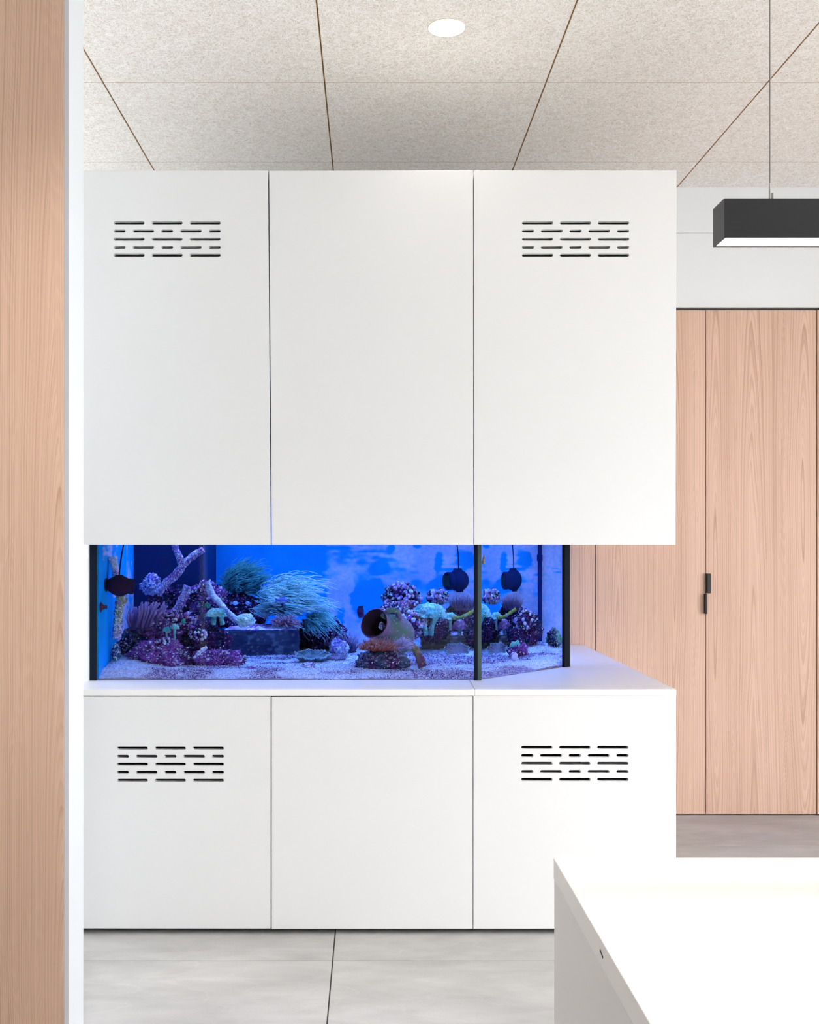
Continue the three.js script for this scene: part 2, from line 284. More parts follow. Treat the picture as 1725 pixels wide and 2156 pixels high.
// ------------------------------------------------------------------ pendant lamp and ceiling light
{
  const d0 = 1.40, d1 = 1.446, x0 = X(1525.5, d0), L = 1.2, y0 = Y(500, d0), y1 = Y(417.5, d0), t = thing('pendant_lamp', 'long slim black pendant lamp with a glowing white underside', 'lamp', V(x0 + L / 2, y0, -(d0 + d1) / 2));
  const hw = (d1 - d0) / 2, k = 0.0025, body = M({ color: lin(0.02, 0.02, 0.023), roughness: 0.45 });
  const H = y1 - y0;
  mesh('housing', merge([span(-L / 2, L / 2, 0, H, hw - k, hw), span(-L / 2, L / 2, 0, H, -hw, -hw + k), span(-L / 2, -L / 2 + k, 0, H, -hw + k, hw - k), span(L / 2 - k, L / 2, 0, H, -hw + k, hw - k), span(-L / 2 + k, L / 2 - k, 0.0125, H, -hw + k, hw - k)]), body, t);
  mesh('diffuser', span(-L / 2 + k, L / 2 - k, 0.001, 0.011, -hw + k, hw - k), M({ color: lin(0.9, 0.9, 0.9), emissive: lin(1, 0.98, 0.95), emissiveIntensity: 3, roughness: 0.6 }), t);
  const l = new THREE.RectAreaLight(lin(1, 0.98, 0.95), PENDANT_LIGHT, L - 0.01, 2 * hw - 0.006); l.name = 'lamp_light'; l.position.set(0, -0.001, 0); l.rotation.x = -Math.PI / 2; t.add(l);
  for (const px of [1621.5, 2250]) {
    const x = X(px, 1.423) - x0 - L / 2, top = CEIL - y0;
    mesh('cable', new THREE.CylinderGeometry(0.00085, 0.00085, top - (y1 - y0) - 0.02, 8).translate(x, (top + y1 - y0 + 0.02) / 2, 0), M({ color: lin(0.25, 0.24, 0.23), roughness: 0.5 }), t);
    mesh('cable_grip', merge([new THREE.CylinderGeometry(0.0016, 0.002, 0.017, 12).translate(x, y1 - y0 + 0.0085, 0), new THREE.CylinderGeometry(0.0028, 0.0028, 0.003, 12).translate(x, y1 - y0 + 0.0015, 0), new THREE.CylinderGeometry(0.0011, 0.0016, 0.012, 10).translate(x, y1 - y0 + 0.022, 0)]), steel, t);
    mesh('power_cable', new THREE.CylinderGeometry(0.0016, 0.0016, 0.014, 8).translate(x + 0.0035, y1 - y0 + 0.007, 0.001), M({ color: lin(0.7, 0.66, 0.6), roughness: 0.6 }), t);
  }
}
{ // one downlight shows; the others are added out of view to light floor and lower doors
  const ring = new THREE.LatheGeometry([[0.052, -0.0008], [0.053, -0.0018], [0.0555, -0.0014], [0.0565, 0.0004], [0.055, 0.001]].map(([r, y]) => new THREE.Vector2(r, y)), 48), lens = new THREE.CylinderGeometry(0.053, 0.053, 0.002, 48).translate(0, -0.0006, 0);
  const rm = M({ color: lin(0.8, 0.72, 0.62), roughness: 0.6 }), lm = M({ color: lin(0.9, 0.9, 0.88), emissive: lin(1, 0.93, 0.82), emissiveIntensity: 6, roughness: 0.7 });
  const add = (label, x, z, power, group) => {
    const t = thing('downlight', label, 'light', V(x, CEIL, z), group); mesh('trim_ring', ring, rm, t); mesh('lens', lens, lm, t);
    const l = new THREE.SpotLight(lin(1, 0.95, 0.88), power, 0, 0.92, 1, 2); l.name = 'downlight_light'; l.position.set(0, -0.012, 0); l.target.position.set(0, -1, 0); l.shadow.radius = 2.5; l.castShadow = true; t.add(l, l.target);
  };
  const d = 1.494 * F / (1141 - 58);
  add('round glowing downlight recessed in the fibre ceiling above the white cabinets', X(941, d), -d, DOWN_LIGHT);
  for (const [x, z, where] of [[-0.51, -1.64, 'before the slotted door by the white pier'], [0.93, -1.64, 'before the slotted door by the pendant lamp'], [0.21, 0.52, 'above the near end of the white desk'], [2.37, -1.64, 'in front of the tall wooden cupboards']]) add(`added unseen downlight in the ceiling ${where}`, x, z, DOWN_LIGHT_ADDED);
}

// ================================================================== the fish tank
const G0 = 3.30, N = 1.33, C0 = [0.3463, G0], C1 = [0.692, 3.665];     // front pane, index of water, ends of the slanted pane (outer face)
const PW = 0.012, WF = G0 + PW;                                        // pane thickness, face of the water
const ct = (() => { const x = C1[0] - C0[0], z = C1[1] - C0[1], l = Math.hypot(x, z); return [x / l, z / l]; })(), cn = [-ct[1], ct[0]];   // along the slanted pane, into the water
const A0 = [C0[0] + cn[0] * PW, C0[1] + cn[1] * PW];                   // a point of the water's slanted face
const KX = A0[0] + ct[0] * (WF - A0[1]) / ct[1];                       // corner of the water
const TL = -0.852, TB = 4.40, TR = 0.69, TOP = 1.42;                   // inside of the tank: left, back, right, rim
const xmax = (d) => Math.min(TR - 0.012, KX + (d - WF) * ct[0] / ct[1]);
// where something seen at a pixel really stands, d metres away, behind the glass and the water
function U(px, py, d, through) {
  const u = V((px - CX) / F, -(py - CY) / F, 1).normalize(); let hit, n;
  const front = through ? through === 'front' : px < 1010;
  if (front) { n = V(0, 0, 1); hit = u.clone().multiplyScalar(WF / u.z); } else { n = V(cn[0], 0, cn[1]); hit = u.clone().multiplyScalar((A0[0] * cn[0] + A0[1] * cn[1]) / u.dot(n)); }
  const c = u.dot(n), t = u.clone().addScaledVector(n, -c).divideScalar(N), w = t.addScaledVector(n, Math.sqrt(1 - t.lengthSq()));
  hit.addScaledVector(w, (d - hit.z) / w.z);
  return V(hit.x, EYE + hit.y, -d);
}
const WET = (o) => PH({ ior: 1.13, ...o });                             // surfaces in water hardly mirror: their index is close to the water's
const k = (d) => (WF + (d - WF) / N) / F;                              // metres per pixel there
{
  const t = thing('aquarium', 'long glass fish tank with a slanted corner pane and blue-lit water between the white cabinets', 'aquarium', V(0, WT, -G0)), h = TOP - WT, m = (pts) => prism(pts.map(([x, d]) => [x, -(d - G0)]), 0.0006, h);
  const glass = PH({ color: lin(1, 1, 1), roughness: 0.0, transmission: 1, thickness: 0, ior: 1.45, specularIntensity: 0.06 });
  const edge = PH({ color: lin(0.07, 0.11, 0.115), roughness: 0.5, specularIntensity: 0.4 }), black = PH({ color: lin(0.004, 0.006, 0.012), roughness: 0.6, specularIntensity: 0.25 });
  const xs = X(998.5, G0), xe = X(1006, G0), along = (s, o) => [C0[0] + ct[0] * s + cn[0] * o, C0[1] + ct[1] * s + cn[1] * o], LC = Math.hypot(C1[0] - C0[0], C1[1] - C0[1]);
  mesh('glass_pane', m([[X(203, G0) + 0.0003, G0], [xs - 0.0003, G0], [xs - 0.0003, WF - 0.0006], [X(203, G0) + 0.0003, WF - 0.0006]]), glass, t).userData.label = 'front pane';
  mesh('glass_pane', m([along(0.0, 0), along(LC - 0.034, 0), along(LC - 0.034, PW - 0.0006), along(0.0, PW - 0.0006)]), glass, t).userData.label = 'slanted corner pane';
  mesh('glass_pane', m([[C1[0], C1[1] + 0.02], [C1[0], TB], [C1[0] - PW, TB], [C1[0] - PW, C1[1] + 0.02]]), glass, t).userData.label = 'end pane';
  mesh('silicone_seam', m([[xs, G0 - 0.0004], [xe, G0 - 0.0004], [xe, WF - 0.0008], [xs, WF - 0.0008]]), black, t);
  mesh('pane_edge', m([[xe, G0 - 0.0002], [C0[0], G0], along(0, PW - 0.001), [xe, WF - 0.0012]]), edge, t).userData.label = 'grey-green edge of the mitred glass';
  mesh('silicone_seam', m([along(LC - 0.034, -0.0004), along(LC - 0.004, -0.0004), along(LC - 0.004, PW - 0.001), along(LC - 0.034, PW - 0.001)]), black, t);
  mesh('pane_edge', m([along(LC - 0.004, 0), along(LC, 0), [C1[0], C1[1] + 0.02], [C1[0] - PW, C1[1] + 0.02], along(LC - 0.004, PW - 0.001)]), edge, t);
  mesh('silicone_seam', m([[X(187, G0), G0 - 0.0008], [X(203, G0), G0 - 0.0008], [X(203, G0), WF - 0.001], [X(187, G0), WF - 0.001]]), PH({ color: lin(0.006, 0.012, 0.026), roughness: 0.5, specularIntensity: 0.3 }), t);
  mesh('filler_strip', m([[WX + 0.019, G0 - 0.006], [X(186.6, G0), G0 - 0.006], [X(186.6, G0), TB], [WX + 0.019, TB]]), white, t).userData.label = 'white filler strip';
  // film on the back and on the end: blue, hazed over with pale growth that was scraped off in places
  const film = (seed, w, hgt, haze) => WET({ roughness: 0.6, map: dataTexture(w, hgt, (ix, iy) => {
    const u = ix / w, v = iy / hgt; let q = haze(u, v) + 0.62 * fbm(u * 7, v * 3.4, seed, 5) + 0.2 * noise(u * 9, v * 26, seed + 1) * noise(u * 30, v * 60, seed);
    const a = sstep(-0.02, 0.16, q), f = 0.05 * fbm(u * 170, v * 85, seed + 3, 2) + 0.06 * fbm(u * 22, v * 12, seed + 8, 3);
    const b = [2, 168, 246], p = [242, 218, 246]; return [0, 1, 2].map((c) => clamp(lerp(b[c], p[c], clamp(a * (0.9 + f * 2))) * (1 + f), 0, 255)); }) });
  const blob = (u, v, x, y, r, s) => -Math.exp(-((u - x) ** 2 / (r * r) + (v - y) ** 2 / (s * s)));
  const backW = TR - TL, backH = 0.72, B = (px, py) => { const p = U(px, py, TB, 'front'); return [(p.x - TL) / backW, (p.y - WT) / backH]; };
  const spots = [[775, 1262, 26, 30, 1], [800, 1190, 11, 9, 0.9], [835, 1165, 8, 8, 0.8], [760, 1280, 16, 40, 0.8], [745, 1245, 12, 10, 0.5], [790, 1228, 9, 9, 0.6], [880, 1150, 10, 6, 0.6], [930, 1180, 10, 30, 0.6], [985, 1170, 20, 25, 0.6], [720, 1320, 10, 30, 0.5], [940, 1240, 20, 14, 0.6], [672, 1260, 14, 22, 0.6], [650, 1190, 22, 26, 0.7]];
  const back = film(3, 1024, 512, (u0, v0) => { const u = u0 + 0.03 * fbm(u0 * 16, v0 * 9, 3, 4), v = v0 + 0.07 * fbm(u0 * 16, v0 * 9, 8, 4); let q = 0.40 * sstep(0.36, 0.56, u) - 0.13 + 0.06 * sstep(0.2, 0.6, v) - 0.45 * sstep(0.45, 0.30, u); for (const [px, py, a, b, s] of spots) { const [x, y] = B(px, py); q += 0.62 * s * blob(u, v, x, y, a * k(TB) / backW, b * k(TB) / backH); } return q; });
  const bg = span(TL - 0.01, TR + 0.002, 0.001, h, -(TB + 0.02 - G0), -(TB - 0.002 - G0)); metreUV(bg, (x, y) => [(x - TL) / backW, y / backH]); mesh('back_panel', bg, back, t).userData.label = 'blue back wall hazed with pale film';
  const side = film(31, 512, 512, (u, v) => -0.12 + 0.2 * noise(u * 9, v * 1.2, 4)), sg = span(TL - 0.002, TL + 0.002, 0.001, h, -(TB - G0), -(WF + 0.0005 - G0)); metreUV(sg, (x, y, z) => [-z, y / backH]); mesh('side_panel', sg, side, t).userData.label = 'blue end wall with pale streaks';
  mesh('base_pane', m([[TL, WF + 0.006], [KX - 0.003, WF + 0.006], [xmax(3.66) - 0.006, 3.68], [TR - 0.02, 3.69], [TR - 0.02, TB], [TL, TB]]).scale(1, 0.0028 / h, 1), M({ color: lin(0.1, 0.12, 0.14), roughness: 0.5 }), t);
}
{ // water: open at the surface, which lies above the opening; its other faces meet the panes, the back and the floor
  const o = [[TL - 0.001, WF], [KX, WF], [C1[0] - PW + 0.0005, A0[1] + (C1[0] - PW + 0.0005 - A0[0]) * ct[1] / ct[0]], [C1[0] - PW + 0.0005, TB + 0.004], [TL - 0.001, TB + 0.004]], pos = [];
  const y0 = WT + 0.0008, y1 = TOP - 0.02;
  for (let i = 0; i < 5; i++) { const a = o[i], b = o[(i + 1) % 5]; pos.push(a[0], y0, -a[1], b[0], y0, -b[1], b[0], y1, -b[1], a[0], y0, -a[1], b[0], y1, -b[1], a[0], y1, -a[1]); }
  for (const i of [1, 2, 3]) pos.push(o[0][0], y0, -o[0][1], o[i + 1][0], y0, -o[i + 1][1], o[i][0], y0, -o[i][1]);
  const g = new THREE.BufferGeometry(); g.setAttribute('position', new THREE.Float32BufferAttribute(pos, 3)); g.computeVertexNormals();
  const w = mesh('water', g, PH({ color: lin(1, 1, 1), roughness: 0, transmission: 1, thickness: 1, ior: N, specularIntensity: 0.12, attenuationColor: lin(0.6, 0.82, 0.99), attenuationDistance: 0.6 }));
  w.userData.kind = 'stuff'; w.userData.label = 'clear blue-lit water filling the fish tank'; w.userData.category = 'water';
}
// lamps over the water, behind the upper doors
for (const [x, w] of [[-0.56, 0.4], [-0.08, 0.4], [0.38, 0.4]]) {
  const y = 1.62, t = thing('aquarium_lamp', ['flat blue aquarium lamp over the reef, behind the upper cabinet door', 'flat blue aquarium lamp over the stone ledge, behind the plain upper door', 'flat blue aquarium lamp over the clay jar and slanted corner pane'][x < -0.3 ? 0 : x < 0.1 ? 1 : 2], 'lamp', V(x, y, -3.92), 'lamps over the fish tank'), col = lin(0.44, 0.47, 1.0);
  mesh('housing', new RoundedBoxGeometry(w, 0.05, 0.62, 2, 0.008).translate(0, 0.027, 0), black, t);
  const hw = w / 2 - 0.004; mesh('shade', merge([span(-hw, hw, -0.19, 0.004, 0.3, 0.306), span(-hw, hw, -0.19, -0.012, -0.003, 0.003), span(-hw, hw, -0.19, 0.004, -0.306, -0.3), span(-hw, -hw + 0.006, -0.19, 0.004, -0.3, 0.3), span(hw - 0.006, hw, -0.19, 0.004, -0.3, 0.3)]), black, t);  // deep shade and fin added to cut blue spill on the worktop
  mesh('glowing_panel', box(w - 0.03, 0.004, 0.58, 0, 0, 0), M({ color: lin(0.2, 0.25, 0.5), emissive: col, emissiveIntensity: 2 }), t);
  const l = new THREE.RectAreaLight(col, TANK_LIGHT, w - 0.03, 0.58); l.name = 'lamp_light'; l.position.set(0, -0.003, 0); l.rotation.x = -Math.PI / 2; t.add(l);
}

// ------------------------------------------------------------------ shapes that live in the tank
const organic = WET({ vertexColors: true, roughness: 0.8 }), shiny = WET({ vertexColors: true, roughness: 0.5 });
function cubeSphere(n) {                                       // evenly meshed sphere with shared vertices
  const idx = new Map(), pos = [], ind = [];
  const at = (v) => { const l = Math.hypot(...v), p = v.map((c) => c / l), key = p.map((c) => Math.round(c * 1e4)).join(); if (!idx.has(key)) { idx.set(key, pos.length / 3); pos.push(...p); } return idx.get(key); };
  for (let f = 0; f < 6; f++) for (let i = 0; i < n; i++) for (let j = 0; j < n; j++) {
    const q = [[i, j], [i + 1, j], [i + 1, j + 1], [i, j + 1]].map(([a, b]) => { const u = Math.tan((a / n * 2 - 1) * Math.PI / 4), v = Math.tan((b / n * 2 - 1) * Math.PI / 4); return at([[1, v, -u], [-1, v, u], [u, 1, -v], [u, -1, v], [u, v, 1], [-u, v, -1]][f]); });
    ind.push(q[0], q[1], q[2], q[0], q[2], q[3]);
  }
  return { pos, ind };
}
const spheres = {};
function blobGeo(n, f, pal) {                                  // f(direction) -> point; pal(point, direction) -> colour
  const s = spheres[n] ??= cubeSphere(n), g = new THREE.BufferGeometry(), p = new Float32Array(s.pos.length), c = new Float32Array(s.pos.length);
  for (let i = 0; i < p.length; i += 3) { const d = [s.pos[i], s.pos[i + 1], s.pos[i + 2]], q = f(d); p.set(q, i); c.set(pal(q, d), i); }
  g.setAttribute('position', new THREE.BufferAttribute(p, 3)); g.setAttribute('color', new THREE.BufferAttribute(c, 3)); g.setIndex(s.ind); g.computeVertexNormals(); return g;
}
const mixc = (a, b, t) => [0, 1, 2].map((i) => lerp(a[i], b[i], t));
const C = { maroon: [0.11, 0.025, 0.13], purple: [0.34, 0.09, 0.42], violet: [0.32, 0.2, 0.55], pale: [0.92, 0.92, 0.95], dark: [0.012, 0.022, 0.075], slate: [0.07, 0.11, 0.22], green: [0.1, 0.36, 0.22], mint: [0.36, 0.7, 0.6], teal: [0.08, 0.4, 0.4], pink: [0.5, 0.22, 0.38], rust: [0.42, 0.11, 0.07], tan: [0.3, 0.25, 0.15], olive: [0.3, 0.36, 0.1], lilac: [0.64, 0.56, 0.78] };  // dark and slate hold the blue haze of the water in their colour
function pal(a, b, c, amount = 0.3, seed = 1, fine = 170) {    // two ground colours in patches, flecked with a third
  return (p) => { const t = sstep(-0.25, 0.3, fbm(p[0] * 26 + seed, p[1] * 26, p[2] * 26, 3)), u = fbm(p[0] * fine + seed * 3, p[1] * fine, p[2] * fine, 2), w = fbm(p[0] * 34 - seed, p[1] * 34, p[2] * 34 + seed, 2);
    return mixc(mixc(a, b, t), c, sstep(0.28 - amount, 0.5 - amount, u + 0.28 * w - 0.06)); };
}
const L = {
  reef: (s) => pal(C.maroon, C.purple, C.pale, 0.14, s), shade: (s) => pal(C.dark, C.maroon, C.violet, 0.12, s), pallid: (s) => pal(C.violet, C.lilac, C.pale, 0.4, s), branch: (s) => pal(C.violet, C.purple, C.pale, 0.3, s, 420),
  slate: (s) => pal(C.slate, C.dark, C.lilac, 0.08, s), mint: (s) => pal(C.teal, C.mint, [0.6, 0.85, 0.8], 0.2, s, 300), jar: (s) => pal([0.12, 0.19, 0.13], [0.3, 0.17, 0.32], [0.28, 0.5, 0.5], 0.12, s, 190), tan: (s) => pal(C.tan, C.maroon, C.olive, 0.1, s), pink: (s) => pal(C.maroon, C.pink, C.pale, 0.22, s),
};
function rockGeo(r, seed, { n = 66, lump = 0.35, knob = 0.24, fine = 0.16, flat = -1, palette } = {}) {
  return blobGeo(n, (d) => {
    const [X0, Y0, Z0] = d, mr = Math.cbrt(r[0] * r[1] * r[2]), x = X0 * r[0] / mr, y = Y0 * r[1] / mr, z = Z0 * r[2] / mr, kn = 1 - Math.min(1, cell(x * 3.1 + seed, y * 3.1, z * 3.1)), k2 = 1 - Math.min(1, cell(x * 8 + seed, y * 8, z * 8 + 4));
    const q = 0.82 + lump * fbm(x * 1.7 + seed * 3, y * 1.7, z * 1.7, 3) + knob * (kn - 0.4) + knob * 0.55 * (k2 - 0.4) + 0, fq = mr * fine * 0.8 * (fbm(x * 11 + seed, y * 11, z * 11, 3) + 0.5 * (0.5 - Math.abs(noise(x * 20, y * 20 + seed, z * 20))));
    return [X0 * (q * r[0] + fq), Math.max(flat * r[1], Y0 * (q * r[1] + fq)), Z0 * (q * r[2] + fq)];
  }, palette ?? L.reef(seed));
}
function tubeGeo(points, radii, { sides = 14, steps = 26, rough = 0, seed = 1, palette, open = false } = {}) {
  const curve = new THREE.CatmullRomCurve3(points), fr = curve.computeFrenetFrames(steps), pos = [], col = [], ind = [], R = (t) => { const f = t * (radii.length - 1), i = Math.min(radii.length - 2, Math.floor(f)); return lerp(radii[i], radii[i + 1], f - i); };
  for (let i = 0; i <= steps; i++) { const t = i / steps, c = curve.getPointAt(t); for (let j = 0; j < sides; j++) { const a = j / sides * 6.28319, nx = Math.cos(a), ny = Math.sin(a), r = R(t), v = c.clone().addScaledVector(fr.normals[i], nx * r).addScaledVector(fr.binormals[i], ny * r);
    if (rough) { const q = rough * fbm(v.x * 70 + seed, v.y * 70, v.z * 70, 3); v.addScaledVector(fr.normals[i], nx * q).addScaledVector(fr.binormals[i], ny * q); }
    pos.push(v.x, v.y, v.z); col.push(...(palette ? palette([v.x, v.y, v.z], t) : [1, 1, 1])); if (i < steps) { const b = i * sides, m = (j + 1) % sides; ind.push(b + j, b + m, b + sides + j, b + m, b + sides + m, b + sides + j); } } }
  for (const e of [0, 1]) { const c = curve.getPointAt(e), at = pos.length / 3; pos.push(c.x, c.y, c.z); col.push(...col.slice(e * steps * sides * 3, e * steps * sides * 3 + 3)); for (let j = 0; j < sides; j++) { const b = e * steps * sides, m = (j + 1) % sides; if (e) ind.push(at, b + j, b + m); else ind.push(at, b + m, b + j); } }
  const g = new THREE.BufferGeometry(); g.setAttribute('position', new THREE.Float32BufferAttribute(pos, 3)); g.setAttribute('color', new THREE.Float32BufferAttribute(col, 3)); g.setIndex(ind); g.computeVertexNormals(); return g;
}
const ballGeo = (r, x, y, z, c, w = 8, h = 6) => colored(new THREE.SphereGeometry(r, w, h).translate(x, y, z), () => c);

// ------------------------------------------------------------------ sand
const toGlass = (x, d) => Math.min(d - WF, (x - A0[0]) * cn[0] + (d - A0[1]) * cn[1]);
const sandY = (x, d) => WT + 0.022 - 0.0185 * (1 - sstep(-0.004, 0.075, toGlass(x, d))) + 0.006 * fbm(x * 7, d * 7, 1, 3) + 0.004 * fbm(x * 30, d * 30, 2, 3) + 0.05 * Math.exp(-(((x + 0.80) / 0.10) ** 2) - (((d - 3.75) / 0.30) ** 2)) + 0.018 * sstep(3.5, 4.4, d) + 0.02 * Math.exp(-(((x - 0.47) / 0.1) ** 2) - (((d - 4.02) / 0.12) ** 2)) + 0.016 * Math.exp(-(((x + 0.17) / 0.08) ** 2) - (((d - 3.72) / 0.1) ** 2));
{
  const nx = 260, nz = 200, pos = [], col = [], ind = [], sp = (p) => { const a = sstep(-0.1, 0.28, fbm(p[0] * 9, p[2] * 14, 5, 4)), f = noise(p[0] * 330, p[2] * 330, 1); return mixc(mixc([0.62, 0.66, 0.84], [0.2, 0.09, 0.28], a * 0.9), f > 0 ? [0.95, 0.95, 0.95] : [0.2, 0.14, 0.24], Math.abs(f) * 0.75); };
  for (let j = 0; j <= nz; j++) for (let i = 0; i <= nx; i++) { const d = WF + 0.001 + (TB - WF - 0.002) * j / nz, a = TL + 0.001, b = xmax(d) - 0.001, x = a + (b - a) * i / nx, y = sandY(x, d) + 0.0016 * noise(x * 260, d * 260); pos.push(x, y, -d); col.push(...sp([x, y, -d])); if (i < nx && j < nz) { const q = j * (nx + 1) + i; ind.push(q, q + 1, q + nx + 2, q, q + nx + 2, q + nx + 1); } }
  const skirt = (edge, flip) => {                             // cut face of the sand against the glass, blue tank light mixed in
    const rows = 7, k0 = pos.length / 3, n = edge.length;
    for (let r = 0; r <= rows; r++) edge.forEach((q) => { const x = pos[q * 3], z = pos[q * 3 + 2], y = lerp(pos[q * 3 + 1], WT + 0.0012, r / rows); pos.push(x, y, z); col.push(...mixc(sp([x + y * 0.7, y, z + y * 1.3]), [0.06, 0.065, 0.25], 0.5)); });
    for (let r = 0; r < rows; r++) for (let i = 0; i < n - 1; i++) { const a = k0 + r * n + i, c = a + n; ind.push(...(flip ? [a, a + 1, c, a + 1, c + 1, c] : [c, c + 1, a, c + 1, a + 1, a])); }
  };
  skirt(Array.from({ length: nx + 1 }, (_, i) => i)); skirt(Array.from({ length: nz + 1 }, (_, j) => j * (nx + 1) + nx));
  const g = new THREE.BufferGeometry(); g.setAttribute('position', new THREE.Float32BufferAttribute(pos, 3)); g.setAttribute('color', new THREE.Float32BufferAttribute(col, 3)); g.setIndex(ind); g.computeVertexNormals();
  const s = mesh('sand', g, organic); s.userData.kind = 'stuff'; s.userData.label = 'pale coral sand mottled with purple algae on the tank floor'; s.userData.category = 'sand';
  const grain = new THREE.IcosahedronGeometry(0.0016, 0), R = rng(77), n = 45000, im = new THREE.InstancedMesh(grain, WET({ roughness: 0.7 }), n), mt = new THREE.Matrix4(), q = new THREE.Quaternion(), e = new THREE.Euler();
  for (let i = 0; i < n; i++) { const d = WF + 0.006 + (TB - WF - 0.02) * Math.pow(R(), 1.2), x = TL + 0.01 + (xmax(d) - TL - 0.03) * R(), a = sstep(-0.1, 0.28, fbm(x * 9, -d * 14, 5, 4)); e.set(R() * 6, R() * 6, R() * 6); const s0 = 0.4 + R() * R() * 1.3;
    mt.compose(V(x, sandY(x, d) + 0.0012, -d), q.setFromEuler(e), V(s0 * 1.3, s0 * 0.8, s0)); im.setMatrixAt(i, mt); const w = R(); im.setColorAt(i, a * 0.5 > R() ? lin(0.26 * w + 0.06, 0.1 * w + 0.04, 0.3 * w + 0.1) : lin(0.42 + 0.5 * w, 0.45 + 0.48 * w, 0.62 + 0.36 * w)); }
  im.name = 'gravel'; im.userData.kind = 'stuff'; im.userData.label = 'loose pale coral grains scattered over the sand'; im.userData.category = 'gravel'; scene.add(im);
}

// ------------------------------------------------------------------ tank fittings
{ // overflow box in the back corner
  const d = 3.97, a = U(281, 1200, d), b = U(430, 1200, d), t = thing('overflow_box', 'tall dark overflow box tinted with blue water haze in the back corner of the tank', 'box', V((TL + b.x) / 2, WT + 0.0125, -d)), w = (b.x - TL) / 2 - 0.003, h = 0.6;
  const m = WET({ color: lin(0.003, 0.025, 0.13), roughness: 0.35 });  // blue of the water haze mixed into the dark panels
  mesh('front_panel', rspan(-w, w, 0, h, -0.008, 0), m, t); mesh('side_panel', rspan(w - 0.008, w, 0, h, -0.42, -0.0085), m, t);
  mesh('comb', merge(Array.from({ length: 20 }, (_, i) => span(-w + 0.01 + i * (2 * w - 0.02) / 20, -w + 0.01 + i * (2 * w - 0.02) / 20 + 0.005, h, h + 0.03, -0.007, -0.001))), m, t);
}
{ // return pipe by the back wall, seen through the slanted pane
  const d = TB - 0.03, p = U(1137, 1250, d), t = thing('pipe', 'dark vertical water pipe against the blue back wall near the tank corner', 'pipe', V(p.x, 0.74, -d)), m = WET({ color: lin(0.003, 0.015, 0.16), roughness: 0.4 });
  mesh('tube', new THREE.CylinderGeometry(0.011, 0.011, 0.66, 20).translate(0, 0.33, 0), m, t);
  mesh('collar', new THREE.LatheGeometry([[0.011, -0.014], [0.0145, -0.012], [0.0145, 0.012], [0.011, 0.014]].map(([r, y]) => new THREE.Vector2(r, y)), 20).translate(0, Y(1175, 4.1) - 0.74, 0), m, t);
}
function cablePart(t, from, to, bow, m) { mesh('cable', tubeGeo([from, from.clone().lerp(to, 0.35).add(V(bow, 0, 0)), from.clone().lerp(to, 0.7).add(V(bow * 0.8, 0, 0)), to], [0.0024, 0.0024], { sides: 8, steps: 20 }), m, t); }
{ // pump on the end wall: ribbed cage between two cones
  const d = 3.43, c = U(251, 1233, d), u = k(d), t = thing('wave_pump', 'dark maroon wave pump with ribbed cage stuck to the end wall of the tank', 'pump', c), m = WET({ color: lin(0.03, 0.008, 0.04), roughness: 0.55 });
  const prof = [[0, -32], [10, -31.5], [11, -24], [15, -19], [20.5, -9], [22.5, 0], [21.5, 7], [18.5, 14], [16.5, 18], [15.5, 20], [16.5, 22], [16.5, 29], [14, 31], [0, 31]].map(([r, y]) => new THREE.Vector2(r * u, y * u));
  mesh('body', new THREE.LatheGeometry(prof, 32).rotateZ(-Math.PI / 2 - 0.06), m, t);
  const ribs = []; for (let i = 0; i < 9; i++) ribs.push(new THREE.TorusGeometry((20.6 - i * 0.95) * u, 0.55 * u, 6, 28).rotateY(Math.PI / 2).translate((7 + i * 1.7) * u, -0.06 * (7 + i * 1.7) * u, 0));
  mesh('cage_ribs', merge(ribs), m, t);
  mesh('magnet', new THREE.CylinderGeometry(14 * u, 14 * u, 9 * u, 28).rotateZ(Math.PI / 2).translate(-30 * u, 2 * u, 0), WET({ color: lin(0.02, 0.03, 0.06), roughness: 0.5 }), t);
  mesh('wet_boss', new THREE.CylinderGeometry(8 * u, 10 * u, 6 * u, 20).translate(0, 20 * u, 0), m, t);
  cablePart(t, V(0, 22 * u, 0), V(12 * u, 100 * u, 0), -0.002, m);
}
{ // second pump near the back wall, pulled in two by the corner of the glass
  const d = 4.27, c = U(963, 1222, d), u = k(d), t = thing('wave_pump', 'round dark wave pump hanging on its cable in front of the blue back wall', 'pump', c), m = WET({ color: lin(0.004, 0.022, 0.13), roughness: 0.6 });  // dark pump colour with the blue haze of the water mixed in
  mesh('body', new THREE.SphereGeometry(23 * u, 32, 24).translate(2 * u, 0, 0), m, t);
  mesh('nozzle', new THREE.LatheGeometry([[17, 0], [19, 3], [19, 12], [17, 14], [15, 13], [14, 5], [0, 6]].map(([r, y]) => new THREE.Vector2(r * u, y * u)), 28).rotateZ(Math.PI / 2 - 0.0).rotateY(0.5).translate(-11 * u, -1 * u, 4 * u), m, t);
  mesh('cap', new THREE.CylinderGeometry(8 * u, 11 * u, 7 * u, 24).translate(1 * u, 22 * u, 0), m, t);
  mesh('foot', new THREE.CylinderGeometry(9 * u, 7 * u, 5 * u, 24).translate(5 * u, -22 * u, 0), m, t);
  mesh('wall_mount', new THREE.CylinderGeometry(10 * u, 12 * u, 0.06, 24).rotateX(Math.PI / 2).translate(3 * u, 0, -0.07), m, t);
  const slats = []; for (let i = 0; i < 9; i++) slats.push(box(1 * u, 24 * u, 1 * u, 0, 0, 0).translate((i - 4) * 3 * u, 0, 0)); mesh('grille', merge(slats).rotateY(-Math.PI / 2 + 0.5).translate(-24 * u, -1 * u, 8 * u), WET({ color: lin(0.03, 0.09, 0.09), roughness: 0.5 }), t);
  cablePart(t, V(3 * u, 24 * u, 0), V(-6 * u, 108 * u, 0), 0.004, m);
}
